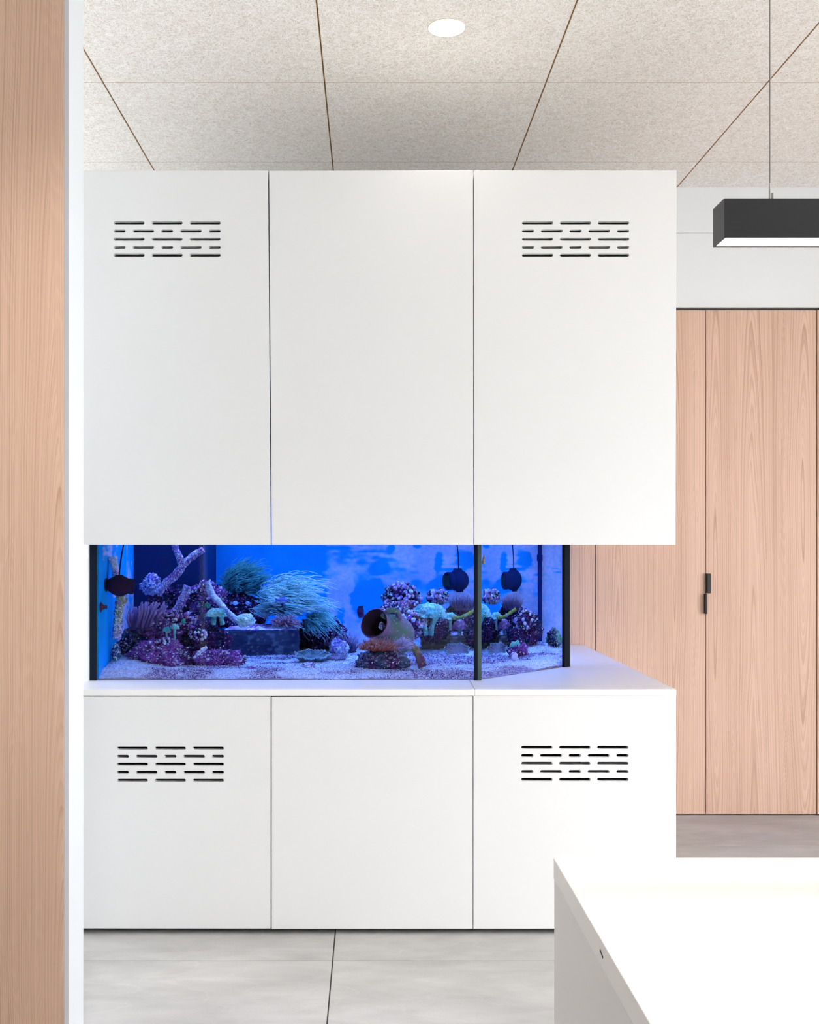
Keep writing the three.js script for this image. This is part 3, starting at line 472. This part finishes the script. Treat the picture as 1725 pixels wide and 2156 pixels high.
{
  const d = 3.34, c = U(207, 1278, d), t = thing('suction_cup', 'small reddish brown suction cup on the blue end wall of the tank', 'suction cup', V(TL + 0.003, c.y, -d)), m = WET({ color: lin(0.1, 0.03, 0.06), roughness: 0.5 });
  mesh('cup', new THREE.LatheGeometry([[0, 0.012], [0.006, 0.012], [0.007, 0.008], [0.0165, 0.001], [0.0165, 0]].map(([r, y]) => new THREE.Vector2(r, y)), 28).rotateZ(-Math.PI / 2), m, t);
  mesh('knob', new THREE.CylinderGeometry(0.005, 0.0065, 0.01, 16).rotateZ(Math.PI / 2).translate(0.015, 0, 0), m, t);
}

// ------------------------------------------------------------------ rocks
const crustGeo = new THREE.IcosahedronGeometry(0.0019, 0), crustMat = WET({ roughness: 0.7 });
function rock(label, x0, x1, y0, y1, d, seed, o = {}) {       // outline in the picture, distance, depth in metres
  const c = U((x0 + x1) / 2, (y0 + y1) / 2, d), rx = (x1 - x0) / 2 * k(d) * (o.grow ?? 1.08), ry = (y1 - y0) / 2 * k(d) * (o.grow ?? 1.08), rz = o.rz ?? Math.min(0.09, Math.max(0.03, (rx + ry) / 2));
  const geo = rockGeo([rx, ry, rz], seed, o), m = tag(mesh('rock', geo, organic), label, 'rock'); m.position.copy(c);
  const R = rng(seed * 13 + 5), n = Math.min(1500, Math.round(44000 * (rx * ry + rx * rz + ry * rz))), im = new THREE.InstancedMesh(crustGeo, crustMat, n), mt = new THREE.Matrix4(), q = new THREE.Quaternion(), e = new THREE.Euler(), p = geo.attributes.position, nn = geo.attributes.normal, tints = o.crust ?? [C.pale, C.lilac, C.violet, C.purple, C.maroon, C.purple, C.maroon, C.dark];
  for (let i = 0; i < n; i++) { let j = 0; for (let t = 0; t < 6; t++) { j = Math.floor(R() * p.count); if (nn.getY(j) > -0.15 + 0.5 * R() && fbm(p.getX(j) * 30 + seed, p.getY(j) * 30, p.getZ(j) * 30, 2) > -0.12) break; }
    e.set(R() * 6, R() * 6, R() * 6); const z = 0.5 + R() * R() * 1.3; mt.compose(V(p.getX(j), p.getY(j), p.getZ(j)), q.setFromEuler(e), V(z * (0.7 + R()), z, z * (0.7 + R() * 0.6))); im.setMatrixAt(i, mt); im.setColorAt(i, lin(...tints[Math.floor(R() * tints.length)])); }
  im.name = 'crust'; im.userData.kind = 'stuff'; m.add(im);
  return m;
}
rock('low purple rock on the sand at the foot of the reef, widest there', 277, 400, 1348, 1412, 3.56, 1);
rock('low maroon rock on the sand with a thin stick leaning on it', 396, 516, 1366, 1412, 3.6, 2, { palette: L.reef(2) });
rock('knobbly maroon rock in the middle of the reef, below the pink finger coral', 282, 400, 1283, 1352, 3.66, 3);
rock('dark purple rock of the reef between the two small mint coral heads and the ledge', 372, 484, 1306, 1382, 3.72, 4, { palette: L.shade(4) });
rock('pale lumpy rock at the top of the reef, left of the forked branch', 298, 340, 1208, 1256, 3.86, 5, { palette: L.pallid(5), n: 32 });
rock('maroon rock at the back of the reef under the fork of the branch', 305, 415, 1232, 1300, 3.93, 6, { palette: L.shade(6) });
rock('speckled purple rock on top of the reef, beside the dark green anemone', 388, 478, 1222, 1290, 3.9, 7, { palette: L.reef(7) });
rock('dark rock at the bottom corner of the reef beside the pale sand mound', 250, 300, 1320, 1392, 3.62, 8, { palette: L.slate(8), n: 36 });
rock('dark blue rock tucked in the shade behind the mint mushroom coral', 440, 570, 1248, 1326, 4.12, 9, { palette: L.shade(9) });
rock('dark purple rock falling away at the end of the stone ledge', 622, 735, 1296, 1376, 4.08, 10, { palette: L.shade(10) });
rock('small knobbly rock on the sand behind the blue plate coral', 690, 735, 1346, 1386, 3.95, 11, { palette: L.pallid(11), n: 30 });
rock('big dark rock carrying the clay jar, standing on the sand', 741, 868, 1366, 1420, 3.50, 12, { palette: pal([0.1, 0.12, 0.22], C.maroon, [0.3, 0.3, 0.45], 0.2, 12, 110), flat: -0.75, fine: 0.1, knob: 0.16 });
rock('pinkish rock behind the clay jar under the white knobbly coral', 796, 905, 1262, 1345, 4.05, 13, { palette: L.pink(13) });
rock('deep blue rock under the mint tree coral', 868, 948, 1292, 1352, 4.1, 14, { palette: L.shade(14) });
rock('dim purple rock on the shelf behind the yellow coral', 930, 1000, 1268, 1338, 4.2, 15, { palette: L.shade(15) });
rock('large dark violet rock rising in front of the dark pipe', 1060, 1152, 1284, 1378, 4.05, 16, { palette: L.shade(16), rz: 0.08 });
rock('green tinged rock near the glass corner, half as tall as the violet rock', 1146, 1188, 1322, 1372, 4.12, 17, { palette: pal(C.green, C.dark, C.lilac, 0.16, 17), n: 32 });
rock('small purple stone on the sand in front of the dark violet rock', 1062, 1122, 1350, 1388, 3.86, 18, { palette: L.reef(18), n: 36 });
rock('lone brown pebble on the open sand in front of the stone ledge', 521, 545, 1404, 1420, 3.47, 19, { palette: L.reef(19), n: 20 });
rock('pebble with pale flecks on the sand below the plate coral', 634, 664, 1394, 1410, 3.52, 20, { palette: L.pallid(20), n: 20 });
rock('speckled teal stone at the foot of the dead pillar', 234, 254, 1356, 1396, 3.51, 21, { palette: pal(C.teal, C.slate, C.pale, 0.24, 21), n: 24 });
rock('small red stone on the sand in front of the big dark rock', 812, 824, 1415, 1424, 3.40, 22, { palette: L.pink(22), n: 14 });
// stone ledges with sand on top
function ledge(label, pts, y0, y1, d, deep, seed, palette) {
  const a = U(pts[0], (y0 + y1) / 2, d, 'front'), b = U(pts[1], (y0 + y1) / 2, d, 'front'), top = U(pts[0], y0, d).y, bot = U(pts[0], y1, d).y, w = b.x - a.x, h = top - bot;
  const t = thing('stone_ledge', label, 'ledge', V((a.x + b.x) / 2, bot, -d));
  const g = blobGeo(48, ([x, y, z]) => { const m = Math.max(Math.abs(x), Math.abs(y), Math.abs(z)), q = [x / m, y / m, z / m].map((c) => Math.sign(c) * Math.min(1, Math.abs(c) * 1.0)); const n = 0.006 * fbm(q[0] * 6 + seed, q[1] * 4, q[2] * 6, 3); return [q[0] * w / 2 + n, h / 2 + q[1] * h / 2 + n, q[2] * deep / 2 - deep / 2 + n]; }, palette);
  mesh('block', g, organic, t);
  mesh('sand_cover', blobGeo(40, ([x, y, z]) => { const m = Math.max(Math.abs(x), Math.abs(z)) || 1; const r = Math.hypot(x, z) || 1; return [x / m * r * w / 2 * 0.99, h + Math.max(0, y) * 0.012 + 0.004 * fbm(x * 9, z * 9, seed, 3), (z / m * r) * deep / 2 * 0.99 - deep / 2]; }, pal([0.5, 0.42, 0.55], C.purple, [0.95, 0.95, 0.95], 0.3, seed)), organic, t).userData.label = 'layer of pale sand';
}
ledge('long slate coloured stone ledge with sand on top under the big anemone', [472, 628], 1327, 1388, 3.9, 0.26, 3, pal([0.08, 0.11, 0.2], [0.05, 0.06, 0.14], [0.16, 0.19, 0.3], 0.2, 3, 90));
ledge('grey brown stone ledge with sand on top under the mint tree coral', [890, 1024], 1338, 1368, 4.1, 0.16, 5, pal([0.2, 0.17, 0.16], [0.10, 0.09, 0.11], [0.34, 0.3, 0.28], 0.2, 5, 90));

// ------------------------------------------------------------------ dead coral branches
function branch(label, lines, d, seed, o = {}) {               // lines of [px, py, radius px, extra distance]
  const c0 = U(lines[0][0][0], lines[0][0][1], d), t = thing('coral_branch', label, 'coral', c0);
  lines.forEach((ln) => { const pts = ln.map(([x, y, , e = 0]) => U(x, y, d + e).sub(c0)), rr = ln.map((q) => q[2] * k(d)); mesh(o.part ?? 'limb', tubeGeo(pts, rr, { sides: 30, steps: 100, rough: 0.006, seed, palette: o.palette ?? L.branch(seed) }), organic, t); });
  return t;
}
branch('forked pale purple coral branch reaching up in front of the dark overflow box', [[[332, 1250, 9], [352, 1226, 9], [374, 1206, 9], [388, 1186, 8.5], [408, 1170, 7.5], [428, 1156, 6.5]], [[384, 1192, 8], [380, 1178, 8], [372, 1160, 7.5], [366, 1140, 7.5]]], 3.78, 31);
branch('upright speckled dead coral pillar below the maroon pump', [[[245, 1345, 11], [250, 1300, 10], [252, 1270, 9.5], [256, 1248, 9]], [[252, 1282, 5], [261, 1268, 5], [266, 1258, 4]]], 3.50, 32, { palette: pal(C.violet, C.tan, C.pale, 0.3, 32, 420) });
branch('short flared dead coral stump standing up behind the maroon pump', [[[246, 1232, 5.5], [243, 1205, 6.5], [240, 1185, 8], [238, 1172, 10.5]]], 3.48, 33, { palette: pal(C.violet, C.lilac, C.pale, 0.4, 33, 420) });
branch('pale coral branch leaning across the dark hollow in the reef', [[[366, 1292, 9], [380, 1272, 9.5], [390, 1250, 9], [396, 1234, 8]]], 3.74, 34);
branch('long pale coral branch sloping down over the mint mushroom coral', [[[436, 1224, 7], [446, 1250, 6.5], [464, 1272, 6], [484, 1292, 6.5], [500, 1312, 6]]], 3.8, 35, { palette: pal(C.lilac, C.violet, C.pale, 0.44, 35, 420) });
branch('thin pink stick leaning on the low maroon rock', [[[407, 1386, 2.6], [420, 1374, 3], [436, 1363, 3.6]]], 3.5, 36, { palette: L.pallid(36) });
branch('stubby brown coral stick planted in the sand beside the clay jar', [[[890, 1404, 10], [884, 1386, 9], [876, 1368, 8], [868, 1357, 6.5]]], 3.47, 37, { palette: L.tan(37) });

// ------------------------------------------------------------------ knobbly corals: heaps of rounded lumps on a core
function knobbly(label, x0, x1, y0, y1, d, n, seed, cols, r0 = 5) {
  const c = U((x0 + x1) / 2, (y0 + y1) / 2, d), u = k(d), rx = (x1 - x0) / 2 * u, ry = (y1 - y0) / 2 * u, rz = Math.min(rx, 0.06), R = rng(seed), t = thing('knobbly_coral', label, 'coral', c), list = [];
  mesh('core', rockGeo([rx * 0.8, ry * 0.8, rz * 0.8], seed, { n: 24, palette: L.shade(seed) }), organic, t);
  for (let i = 0; i < n; i++) { const a = R() * 6.283, y = R() * 2 - 1, q = Math.sqrt(1 - y * y), s = 0.78 + 0.2 * R(), r = r0 * (0.45 + 0.75 * R()) * u, cc = cols[Math.floor(R() * cols.length)];
    const g = new THREE.IcosahedronGeometry(r, 3), p = g.attributes.position, ox = Math.cos(a) * q * rx * s, oy = y * ry * s, oz = Math.sin(a) * q * rz * s;
    for (let j = 0; j < p.count; j++) { const f = 1 + 0.4 * fbm(p.getX(j) * 200 + i * 7, p.getY(j) * 200, p.getZ(j) * 200, 2); p.setXYZ(j, p.getX(j) * f + ox, p.getY(j) * f + oy, p.getZ(j) * f + oz); }
    g.computeVertexNormals(); list.push(colored(g, (x, yy, z) => mixc(cc, C.pale, sstep(0.0, 0.4, fbm(x * 230, yy * 230, z * 230, 2)) * 0.8))); }
  const m = mesh('lumps', merge(list), shiny, t); m.userData.kind = 'stuff';
}
const knobs = [C.lilac, C.violet, C.violet, C.pink, C.purple, C.maroon, C.dark, C.dark];
knobbly('tall heap of white and purple knobbly coral behind the clay jar', 806, 888, 1226, 1290, 4.12, 190, 41, knobs);
knobbly('round clump of white knobbly coral on the rock below the hanging pump', 900, 943, 1240, 1272, 4.14, 80, 42, knobs);
knobbly('pink and white knobbly coral spilling down beside the mint tree coral', 838, 898, 1284, 1338, 3.98, 130, 43, [C.pink, C.purple, C.maroon, C.lilac], 4);
knobbly('speckled knobbly coral on the middle of the reef', 398, 436, 1322, 1348, 3.62, 40, 44, [C.pale, C.lilac, C.purple], 3.4);
knobbly('frilly purple growth along the top of the reef rock', 340, 420, 1286, 1316, 3.62, 110, 45, [C.purple, C.maroon, C.violet, C.pink], 3.6);
knobbly('white flecked growth over the dark violet rock', 1075, 1140, 1284, 1330, 4.0, 70, 46, [C.violet, C.dark, C.lilac, C.maroon], 4);
knobbly('small white knobs at the edge of the stone ledge near the glass seam', 984, 1004, 1318, 1334, 4.06, 14, 47, [C.pale, C.lilac], 4.5);
knobbly('purple crust around the foot of the reef', 330, 372, 1340, 1372, 3.54, 60, 48, [C.purple, C.lilac, C.violet, C.pale], 3.2);
knobbly('dark bubbly crust on the rock at the end of the ledge', 660, 724, 1310, 1350, 4.0, 70, 49, [C.violet, C.dark, C.purple, C.maroon], 4);

// ------------------------------------------------------------------ soft corals
function fingers(label, x0, x1, y0, y1, d, n, seed, colour, tip, lean = 0, r = 1.7, name = 'finger_coral') {
  const R = rng(seed), u = k(d), base = U((x0 + x1) / 2, y1, d), w = (x1 - x0) * u, h = (y1 - y0) * u, t = thing(name, label, 'coral', base), list = [];
  mesh('foot', rockGeo([w * 0.36, h * 0.14, 0.03], seed, { n: 20, palette: () => colour.map((c) => c * 0.8) }), organic, t);
  for (let i = 0; i < n; i++) { const a = (R() - 0.5) * 2, b = (R() - 0.5) * 0.06, s = V(a * w * 0.36, h * 0.08, b), len = h * (0.6 + 0.45 * R()) * (1 - 0.3 * a * a), e = V(a * w * 0.5 + lean * len + (R() - 0.5) * 0.03, len, b * 1.5 + (R() - 0.4) * 0.02), m = s.clone().lerp(e, 0.5).add(V((R() - 0.5) * 0.02, 0.006, (R() - 0.5) * 0.01));
    list.push(tubeGeo([s, m, e], [r * u * 1.25, r * u, r * u * 0.7], { sides: 6, steps: 8, palette: (p, q) => mixc(colour, tip, q * q) })); }
  mesh('fingers', merge(list), shiny, t).userData.kind = 'stuff';
}
fingers('pink finger coral with many slender tips on the front of the reef', 262, 342, 1266, 1324, 3.6, 62, 51, [0.16, 0.08, 0.22], [0.52, 0.34, 0.66], 0.35, 2.6);
fingers('fuzzy pink bush coral below the hanging round pump', 946, 1004, 1248, 1284, 4.16, 150, 52, [0.16, 0.1, 0.24], [0.7, 0.5, 0.66], 0, 0.6, 'bush_coral');
fingers('faint pink bush coral on the sand between the plate coral and the jar', 690, 760, 1330, 1372, 4.0, 150, 53, [0.14, 0.1, 0.24], [0.55, 0.4, 0.6], 0, 0.6, 'bush_coral');
function toadstool(label, x, y, r, hgt, d, seed, o = {}) {
  const u = k(d), top = U(x, y, d), t = thing(o.name ?? 'mushroom_coral', label, 'coral', V(top.x, top.y - hgt * u, top.z)), a = o.aspect ?? 0.5, st = o.stem ?? 0.2;
  mesh('cap', blobGeo(48, ([dx, dy, dz]) => { const f = Math.atan2(dz, dx), rho = Math.hypot(dx, dz), q = 0.92 + 0.2 * Math.sin(f * 4 + seed) * rho * rho + 0.22 * fbm(dx * 3.2 + seed, dy * 3.2, dz * 3.2, 3) + 0.10 * (0.5 - cell(dx * 5 + seed, dy * 5, dz * 5)), droop = 0.30 * rho * rho * rho; return [dx * q * r * u, hgt * u + ((dy > 0 ? dy * a : dy * 0.16) * q - droop + 0.10 * fbm(dx * 4, dz * 4, seed, 2)) * r * u, dz * q * r * u * 0.8]; }, o.palette ?? L.mint(seed)), organic, t);
  (o.stalks ?? [0]).forEach((s) => mesh('stalk', tubeGeo([V(s * r * u * (o.foot ?? 1.15), 0, 0), V(s * r * u * ((o.foot ?? 1.15) * 0.6 + 0.25), hgt * u * 0.5, 0.004), V(s * r * u * 0.8, hgt * u * 0.96, 0)], [r * st * 1.2 * u, r * st * u, r * st * 1.6 * u], { rough: 0.004, seed, palette: pal([0.3, 0.5, 0.46], C.teal, C.mint, 0.2, seed) }), organic, t));
}
toadstool('mint mushroom coral with a wide cap under the sloping branch', 455, 1291, 24, 24, 3.68, 61, { stalks: [-0.2, 0.5] });
toadstool('small mint coral head on the reef, nearer the pink finger coral of the pair', 351, 1327, 10, 14, 3.55, 62, { aspect: 0.8 });
toadstool('small mint coral head on the reef, taller of the pair', 368, 1321, 10, 26, 3.54, 63, { aspect: 0.8 });
toadstool('round mint coral head on a stalk beside the yellow coral', 948, 1299, 14, 28, 4.04, 64, { aspect: 0.75, palette: pal(C.mint, C.teal, C.pale, 0.2, 64, 120) });
toadstool('mint tree shaped coral with a wide knobbly crown and forked stalks', 902, 1288, 36, 50, 3.98, 65, { aspect: 0.55, stalks: [-0.7, 0.7], foot: 0.2, stem: 0.13, name: 'tree_coral', palette: L.mint(65) });
toadstool('purple mushroom coral disc standing on the ledge beside the glass seam', 968, 1320, 17, 16, 4.05, 66, { aspect: 0.9, palette: pal(C.purple, C.pink, C.lilac, 0.2, 66, 80) });
tag(mesh('lump_coral', blobGeo(40, ([x, y, z]) => { const q = 0.86 + 0.35 * fbm(x * 2.6 + 4, y * 2.6, z * 2.6, 3) + 0.12 * fbm(x * 11, y * 11, z * 11, 2); return [x * q * 0.037, y * q * 0.026, z * q * 0.03]; }, pal(C.mint, [0.7, 0.9, 0.8], C.pale, 0.34, 67, 260)), organic), 'pale mint folded coral lump at the front of the ledge', 'coral').position.copy(U(517, 1306, 3.72));
tag(mesh('moss_tuft', rockGeo([0.0065, 0.0075, 0.006], 68, { n: 20, knob: 0.5, fine: 0.5, palette: pal([0.1, 0.7, 0.4], [0.05, 0.4, 0.3], C.mint, 0.2, 3) }), organic), 'bright green tuft on the purple reef rock', 'coral').position.copy(U(386, 1308, 3.555));
tag(mesh('moss_tuft', rockGeo([0.010, 0.009, 0.007], 69, { n: 20, knob: 0.5, fine: 0.5, palette: pal([0.1, 0.4, 0.3], [0.05, 0.25, 0.25], C.mint, 0.2, 4) }), organic), 'green tuft higher up on the reef beside the pale branch', 'coral').position.copy(U(437, 1275, 3.74));
branch('yellow green coral branch lying across the ledge behind the glass seam', [[[952, 1300, 3.5], [966, 1301, 4], [980, 1296, 4.5], [994, 1289, 4], [1004, 1285, 3]]], 4.02, 70, { palette: pal([0.5, 0.5, 0.08], C.olive, C.mint, 0.12, 70) });
{ // plate corals: thick wavy dishes
  const plate = (label, x, y, rx, d, seed, tilt, ca, cb, rim) => {
    const u = k(d), t = thing('plate_coral', label, 'coral', U(x, y, d)), g = blobGeo(44, ([dx, dy, dz]) => { const f = Math.atan2(dz, dx), r = Math.hypot(dx, dz), w = 1 + 0.09 * Math.sin(f * 7 + seed) + 0.06 * Math.sin(f * 13) + 0.05 * fbm(dx * 6, dz * 6, seed, 2), bowl = r * r * 0.34; return [dx * w * rx * u, (bowl + (dy > 0 ? dy * 0.06 : dy * (0.55 - 0.25 * r))) * rx * u * 0.85 + 0.0016 * Math.sin(f * 34) * r, dz * w * rx * u * 0.7]; }, (p, dd) => mixc(mixc(ca, cb, sstep(-0.2, 0.3, fbm(p[0] * 70 + seed, p[1] * 70, p[2] * 70, 3))), rim, sstep(0.93, 0.99, Math.hypot(dd[0], dd[2])) * 0.8));
    mesh('dish', g.rotateX(tilt), organic, t); return t; };
  plate('blue grey plate coral lying on the sand before the dark rock', 658, 1386, 36, 3.66, 71, 0.28, [0.2, 0.3, 0.36], [0.1, 0.16, 0.22], [0.55, 0.8, 0.8]);
  plate('small lavender plate coral overlapping the rubble beside the blue grey one', 708, 1388, 24, 3.68, 72, 0.2, [0.35, 0.28, 0.45], [0.2, 0.14, 0.25], [0.6, 0.55, 0.7]);
  plate('scalloped plate coral standing below the edge of the ledge near the glass seam', 962, 1372, 26, 3.95, 73, 0.7, [0.3, 0.25, 0.32], [0.24, 0.16, 0.24], [0.5, 0.85, 0.75]);
  tag(mesh('shell', blobGeo(20, ([x, y, z]) => { const f = 1 + 0.06 * Math.sin(Math.atan2(y, x) * 2 + Math.hypot(x, y) * 9); return [x * f * 0.017, y * f * 0.015, z * 0.014]; }, pal(C.lilac, C.pale, C.violet, 0.2, 74, 120)), shiny), 'round lilac snail shell on the sand behind the slanted pane', 'shell').position.copy(U(1083, 1382, 3.66));
  tag(mesh('leaf_coral', blobGeo(28, ([x, y, z]) => [x * 0.024 + y * 0.006, y * 0.017 + 0.003 * Math.sin(x * 6), z * 0.005 + 0.006 * x * x], pal([0.1, 0.5, 0.42], [0.2, 0.7, 0.56], C.mint, 0.16, 75)), organic), 'turquoise leaf coral standing behind the snail shell', 'coral').position.copy(U(1085, 1359, 3.84));
}
// ------------------------------------------------------------------ anemones
function anemone(label, x, y, w, h, d, n, seed, root, mid, tip, flow, len, rad = 1.5) {
  const R = rng(seed), u = k(d), c = U(x, y, d), t = thing('anemone', label, 'anemone', c), list = [], rx = w / 2 * u, ry = h / 2 * u, rz = Math.min(rx, 0.09);
  mesh('column', rockGeo([rx * 0.55, ry * 0.6, rz * 0.5], seed, { n: 24, lump: 0.2, knob: 0.1, palette: () => root }), organic, t);
  for (let i = 0; i < n; i++) {
    const a = R() * 6.283, v = R() * 1.5 - 0.5, q = Math.sqrt(Math.max(0, 1 - v * v)), nn = V(Math.cos(a) * q, v, Math.sin(a) * q), g = 0.35 + 0.35 * R(), s = V(nn.x * rx * g, nn.y * ry * g, nn.z * rz * g), l = len * u * (0.45 + 0.9 * R() * R() + 0.15 * R());
    const cl = noise(nn.x * 2.2 + seed, nn.y * 2.2, nn.z * 2.2), c2 = noise(nn.x * 2.2, nn.y * 2.2 + seed, nn.z * 2.2 + 7);                  // neighbours sway together
    const d1 = nn.clone().add(V(cl * 0.7 + (R() - 0.5) * 0.35, 0.35 + c2 * 0.6, (R() - 0.5) * 0.5)).normalize(), fl = V(flow[0] + cl * 0.35, flow[1] + c2 * 0.4, flow[2]);
    const m = s.clone().addScaledVector(d1, l * 0.5), m2 = m.clone().addScaledVector(d1, l * 0.16).addScaledVector(fl, l * 0.38), e = m2.clone().addScaledVector(fl, l * 0.42).add(V((R() - 0.5) * 0.16 * l, (R() - 0.6) * 0.2 * l, (R() - 0.5) * 0.16 * l));
    const tc = mixc(tip, mid, R() * R());
    list.push(tubeGeo([s, m, m2, e], [rad * u * 1.1, rad * u, rad * u * 0.5], { sides: 5, steps: 9, palette: (p, qq) => qq < 0.5 ? mixc(root, mid, qq * 2) : mixc(mid, tc, qq * 2 - 1) }));
  }
  const m = mesh('tentacles', merge(list), shiny, t); m.userData.kind = 'stuff';
}
anemone('dark green anemone with fine waving tentacles at the back of the reef', 508, 1234, 92, 88, 4.14, 1000, 81, [0.05, 0.2, 0.22], [0.08, 0.38, 0.38], [0.18, 0.6, 0.55], [0.55, 0.15, 0.1], 36, 0.8);
anemone('big pale teal anemone with long tentacles streaming sideways above the stone ledge', 598, 1276, 120, 96, 4.0, 1300, 82, [0.16, 0.22, 0.34], [0.26, 0.62, 0.62], [0.75, 0.95, 0.92], [0.8, -0.1, 0.1], 56, 0.85);
anemone('small teal anemone spilling over the end of the stone ledge', 668, 1314, 50, 40, 3.98, 420, 83, [0.06, 0.2, 0.24], [0.14, 0.55, 0.55], [0.5, 0.9, 0.88], [0.6, -0.4, 0.1], 36, 0.8);
anemone('rusty pink anemone with short tentacles on the front edge of the stone ledge', 600, 1312, 70, 22, 3.8, 240, 84, [0.3, 0.1, 0.12], [0.4, 0.2, 0.3], [0.6, 0.5, 0.7], [0.2, -0.3, 0.1], 20, 0.8);
anemone('orange and lilac frilled anemone draped over the rock under the clay jar', 800, 1364, 112, 26, 3.46, 900, 85, [0.5, 0.11, 0.04], [0.6, 0.2, 0.16], [0.7, 0.5, 0.6], [0.1, 0.2, 0.25], 17, 0.7);
anemone('pale lilac tufted anemone below the belly of the clay jar', 846, 1362, 46, 34, 3.45, 260, 86, [0.4, 0.3, 0.5], [0.55, 0.45, 0.75], [0.75, 0.75, 0.95], [0.3, 0.1, 0.2], 17, 0.7);

// ------------------------------------------------------------------ clay jar lying on its rock, mouth towards the glass
{
  const d = 3.52, u = k(d), c = U(788, 1312, d), t = thing('clay_jar', 'old clay jar overgrown with algae, tilted with its dark open mouth forward', 'jar', c);
  const axis = V(-0.50, 0.34, 0.82).normalize(), q = new THREE.Quaternion().setFromUnitVectors(V(0, 1, 0), axis);
  const outer = [[31, 0], [33, -2], [33, -6], [29, -14], [26, -24], [27, -36], [33, -50], [40, -66], [43, -84], [41, -104], [32, -122], [16, -134], [0, -138]], inner = [[0, -130], [26, -116], [36, -90], [35, -66], [26, -46], [22, -30], [22, -20], [25, -10], [28, -1], [31, 0]];
  const pts = (l) => l.map(([r, y]) => new THREE.Vector2(r * u, y * u)), sm = (l, n) => new THREE.SplineCurve(pts(l)).getPoints(n);
  const ord = (l) => [...l].reverse();
  const og = new THREE.LatheGeometry(ord(sm(outer, 60)), 72), p = og.attributes.position;
  for (let i = 0; i < p.count; i++) { const v = V(p.getX(i), p.getY(i), p.getZ(i)), f = 1 + 0.05 * fbm(v.x * 60, v.y * 60, v.z * 60, 3); p.setXYZ(i, v.x * f, v.y, v.z * f); } og.computeVertexNormals();
  const jp = L.jar(7), outerMesh = mesh('body', colored(og, (x, y, z) => mixc(jp([x, y, z]), [0.34, 0.16, 0.4], sstep(-8 * u, 0, y) * 0.8)).applyQuaternion(q), organic, t);
  mesh('inside', colored(new THREE.LatheGeometry(ord(sm(inner, 30)), 56), () => [0.06, 0.022, 0.05]).applyQuaternion(q), organic, t);
  const hb = [V(-4, -6, 0), V(0, 0, 0)];
  const hp = [[27, -10], [44, -6], [56, -16], [58, -34], [50, -52], [36, -56]].map(([r, y]) => V(r * u * 0.62, y * u, -r * u * 0.5).applyAxisAngle(V(0, 1, 0), -0.35).applyQuaternion(q));
  mesh('handle', tubeGeo(hp, [7 * u, 6 * u, 6 * u, 7 * u], { sides: 16, steps: 36, rough: 0.004, palette: L.jar(9) }), organic, t);
  for (const [a, b, cc] of [[775, 1326, 4], [800, 1322, 5]]) void [a, b, cc];
}
tag(mesh('rock', rockGeo([0.011, 0.014, 0.01], 91, { n: 18, palette: L.pallid(91) }), organic), 'tiny white flecked stone resting inside the mouth of the clay jar', 'rock').position.copy(U(804, 1318, 3.53));
branch('small dark upright coral stub behind the mouth of the clay jar', [[[762, 1300, 7], [760, 1288, 7.5], [759, 1276, 4.5]]], 3.9, 92, { palette: L.shade(92) });

// ------------------------------------------------------------------ fish and a snail
function fish(label, px, py, d, len, dir, col, group) {
  const t = thing('fish', label, 'fish', U(px, py, d), group), l = len * k(d);
  mesh('body', blobGeo(20, ([x, y, z]) => { const s = (x + 1) / 2, th = Math.pow(Math.sin(Math.PI * Math.pow(clamp(s), 0.8)), 0.8) * 0.9 + 0.1; return [x * l * 0.38, y * l * 0.2 * th, z * l * 0.09 * th]; }, (p) => mixc(col, [0.8, 0.9, 1], sstep(0, l * 0.12, -p[1]) * 0.4)), shiny, t);
  const fin = (pts) => { const g = new THREE.ExtrudeGeometry(new THREE.Shape(pts.map(([x, y]) => new THREE.Vector2(x * l, y * l))), { depth: l * 0.016, bevelEnabled: true, bevelSize: l * 0.008, bevelThickness: l * 0.008, bevelSegments: 1 }).translate(0, 0, -l * 0.008); return colored(g, () => col.map((c) => c * 0.9)); };
  mesh('tail_fin', fin([[-0.33, 0.03], [-0.52, 0.17], [-0.47, 0], [-0.52, -0.17], [-0.33, -0.03]]), shiny, t); mesh('dorsal_fin', fin([[-0.2, 0.13], [-0.22, 0.2], [0.05, 0.26], [0.16, 0.17]]), shiny, t); mesh('anal_fin', fin([[-0.2, -0.13], [-0.2, -0.21], [0.02, -0.23], [0.06, -0.17]]), shiny, t);
  for (const s of [-1, 1]) mesh('eye', ballGeo(l * 0.022, l * 0.26, l * 0.04, s * l * 0.052, [0.01, 0.01, 0.02]), shiny, t);
  t.rotation.y = dir; return t;
}
fish('small light blue fish in the dark hollow, nearer the sloping branch of the two', 496, 1270, 3.88, 20, 0.2, [0.3, 0.5, 0.9]);
fish('small light blue fish in the dark hollow, nearer the big anemone of the two', 521, 1270, 3.87, 18, Math.PI - 0.3, [0.28, 0.46, 0.9]);
fish('slim violet fish swimming among the tentacles of the big anemone', 596, 1264, 3.84, 32, 0.1, [0.14, 0.2, 0.7]);
tag(mesh('snail', mergeGeometries([0, 1, 2, 3].map((i) => slim(colored(new THREE.SphereGeometry(0.0075 - i * 0.0015, 12, 8).translate(i * 0.001, 0.007 * i - 0.006, 0.001 * i), () => i % 2 ? [0.6, 0.45, 0.12] : [0.4, 0.4, 0.16])))), shiny), 'small yellowish snail high on the slanted glass beside the seam', 'snail').position.copy(U(1018, 1180, 3.36, 'slant'));

scene.traverse((o) => { if (o.isMesh) o.castShadow = o.receiveShadow = true; });
renderer.render(scene, camera);
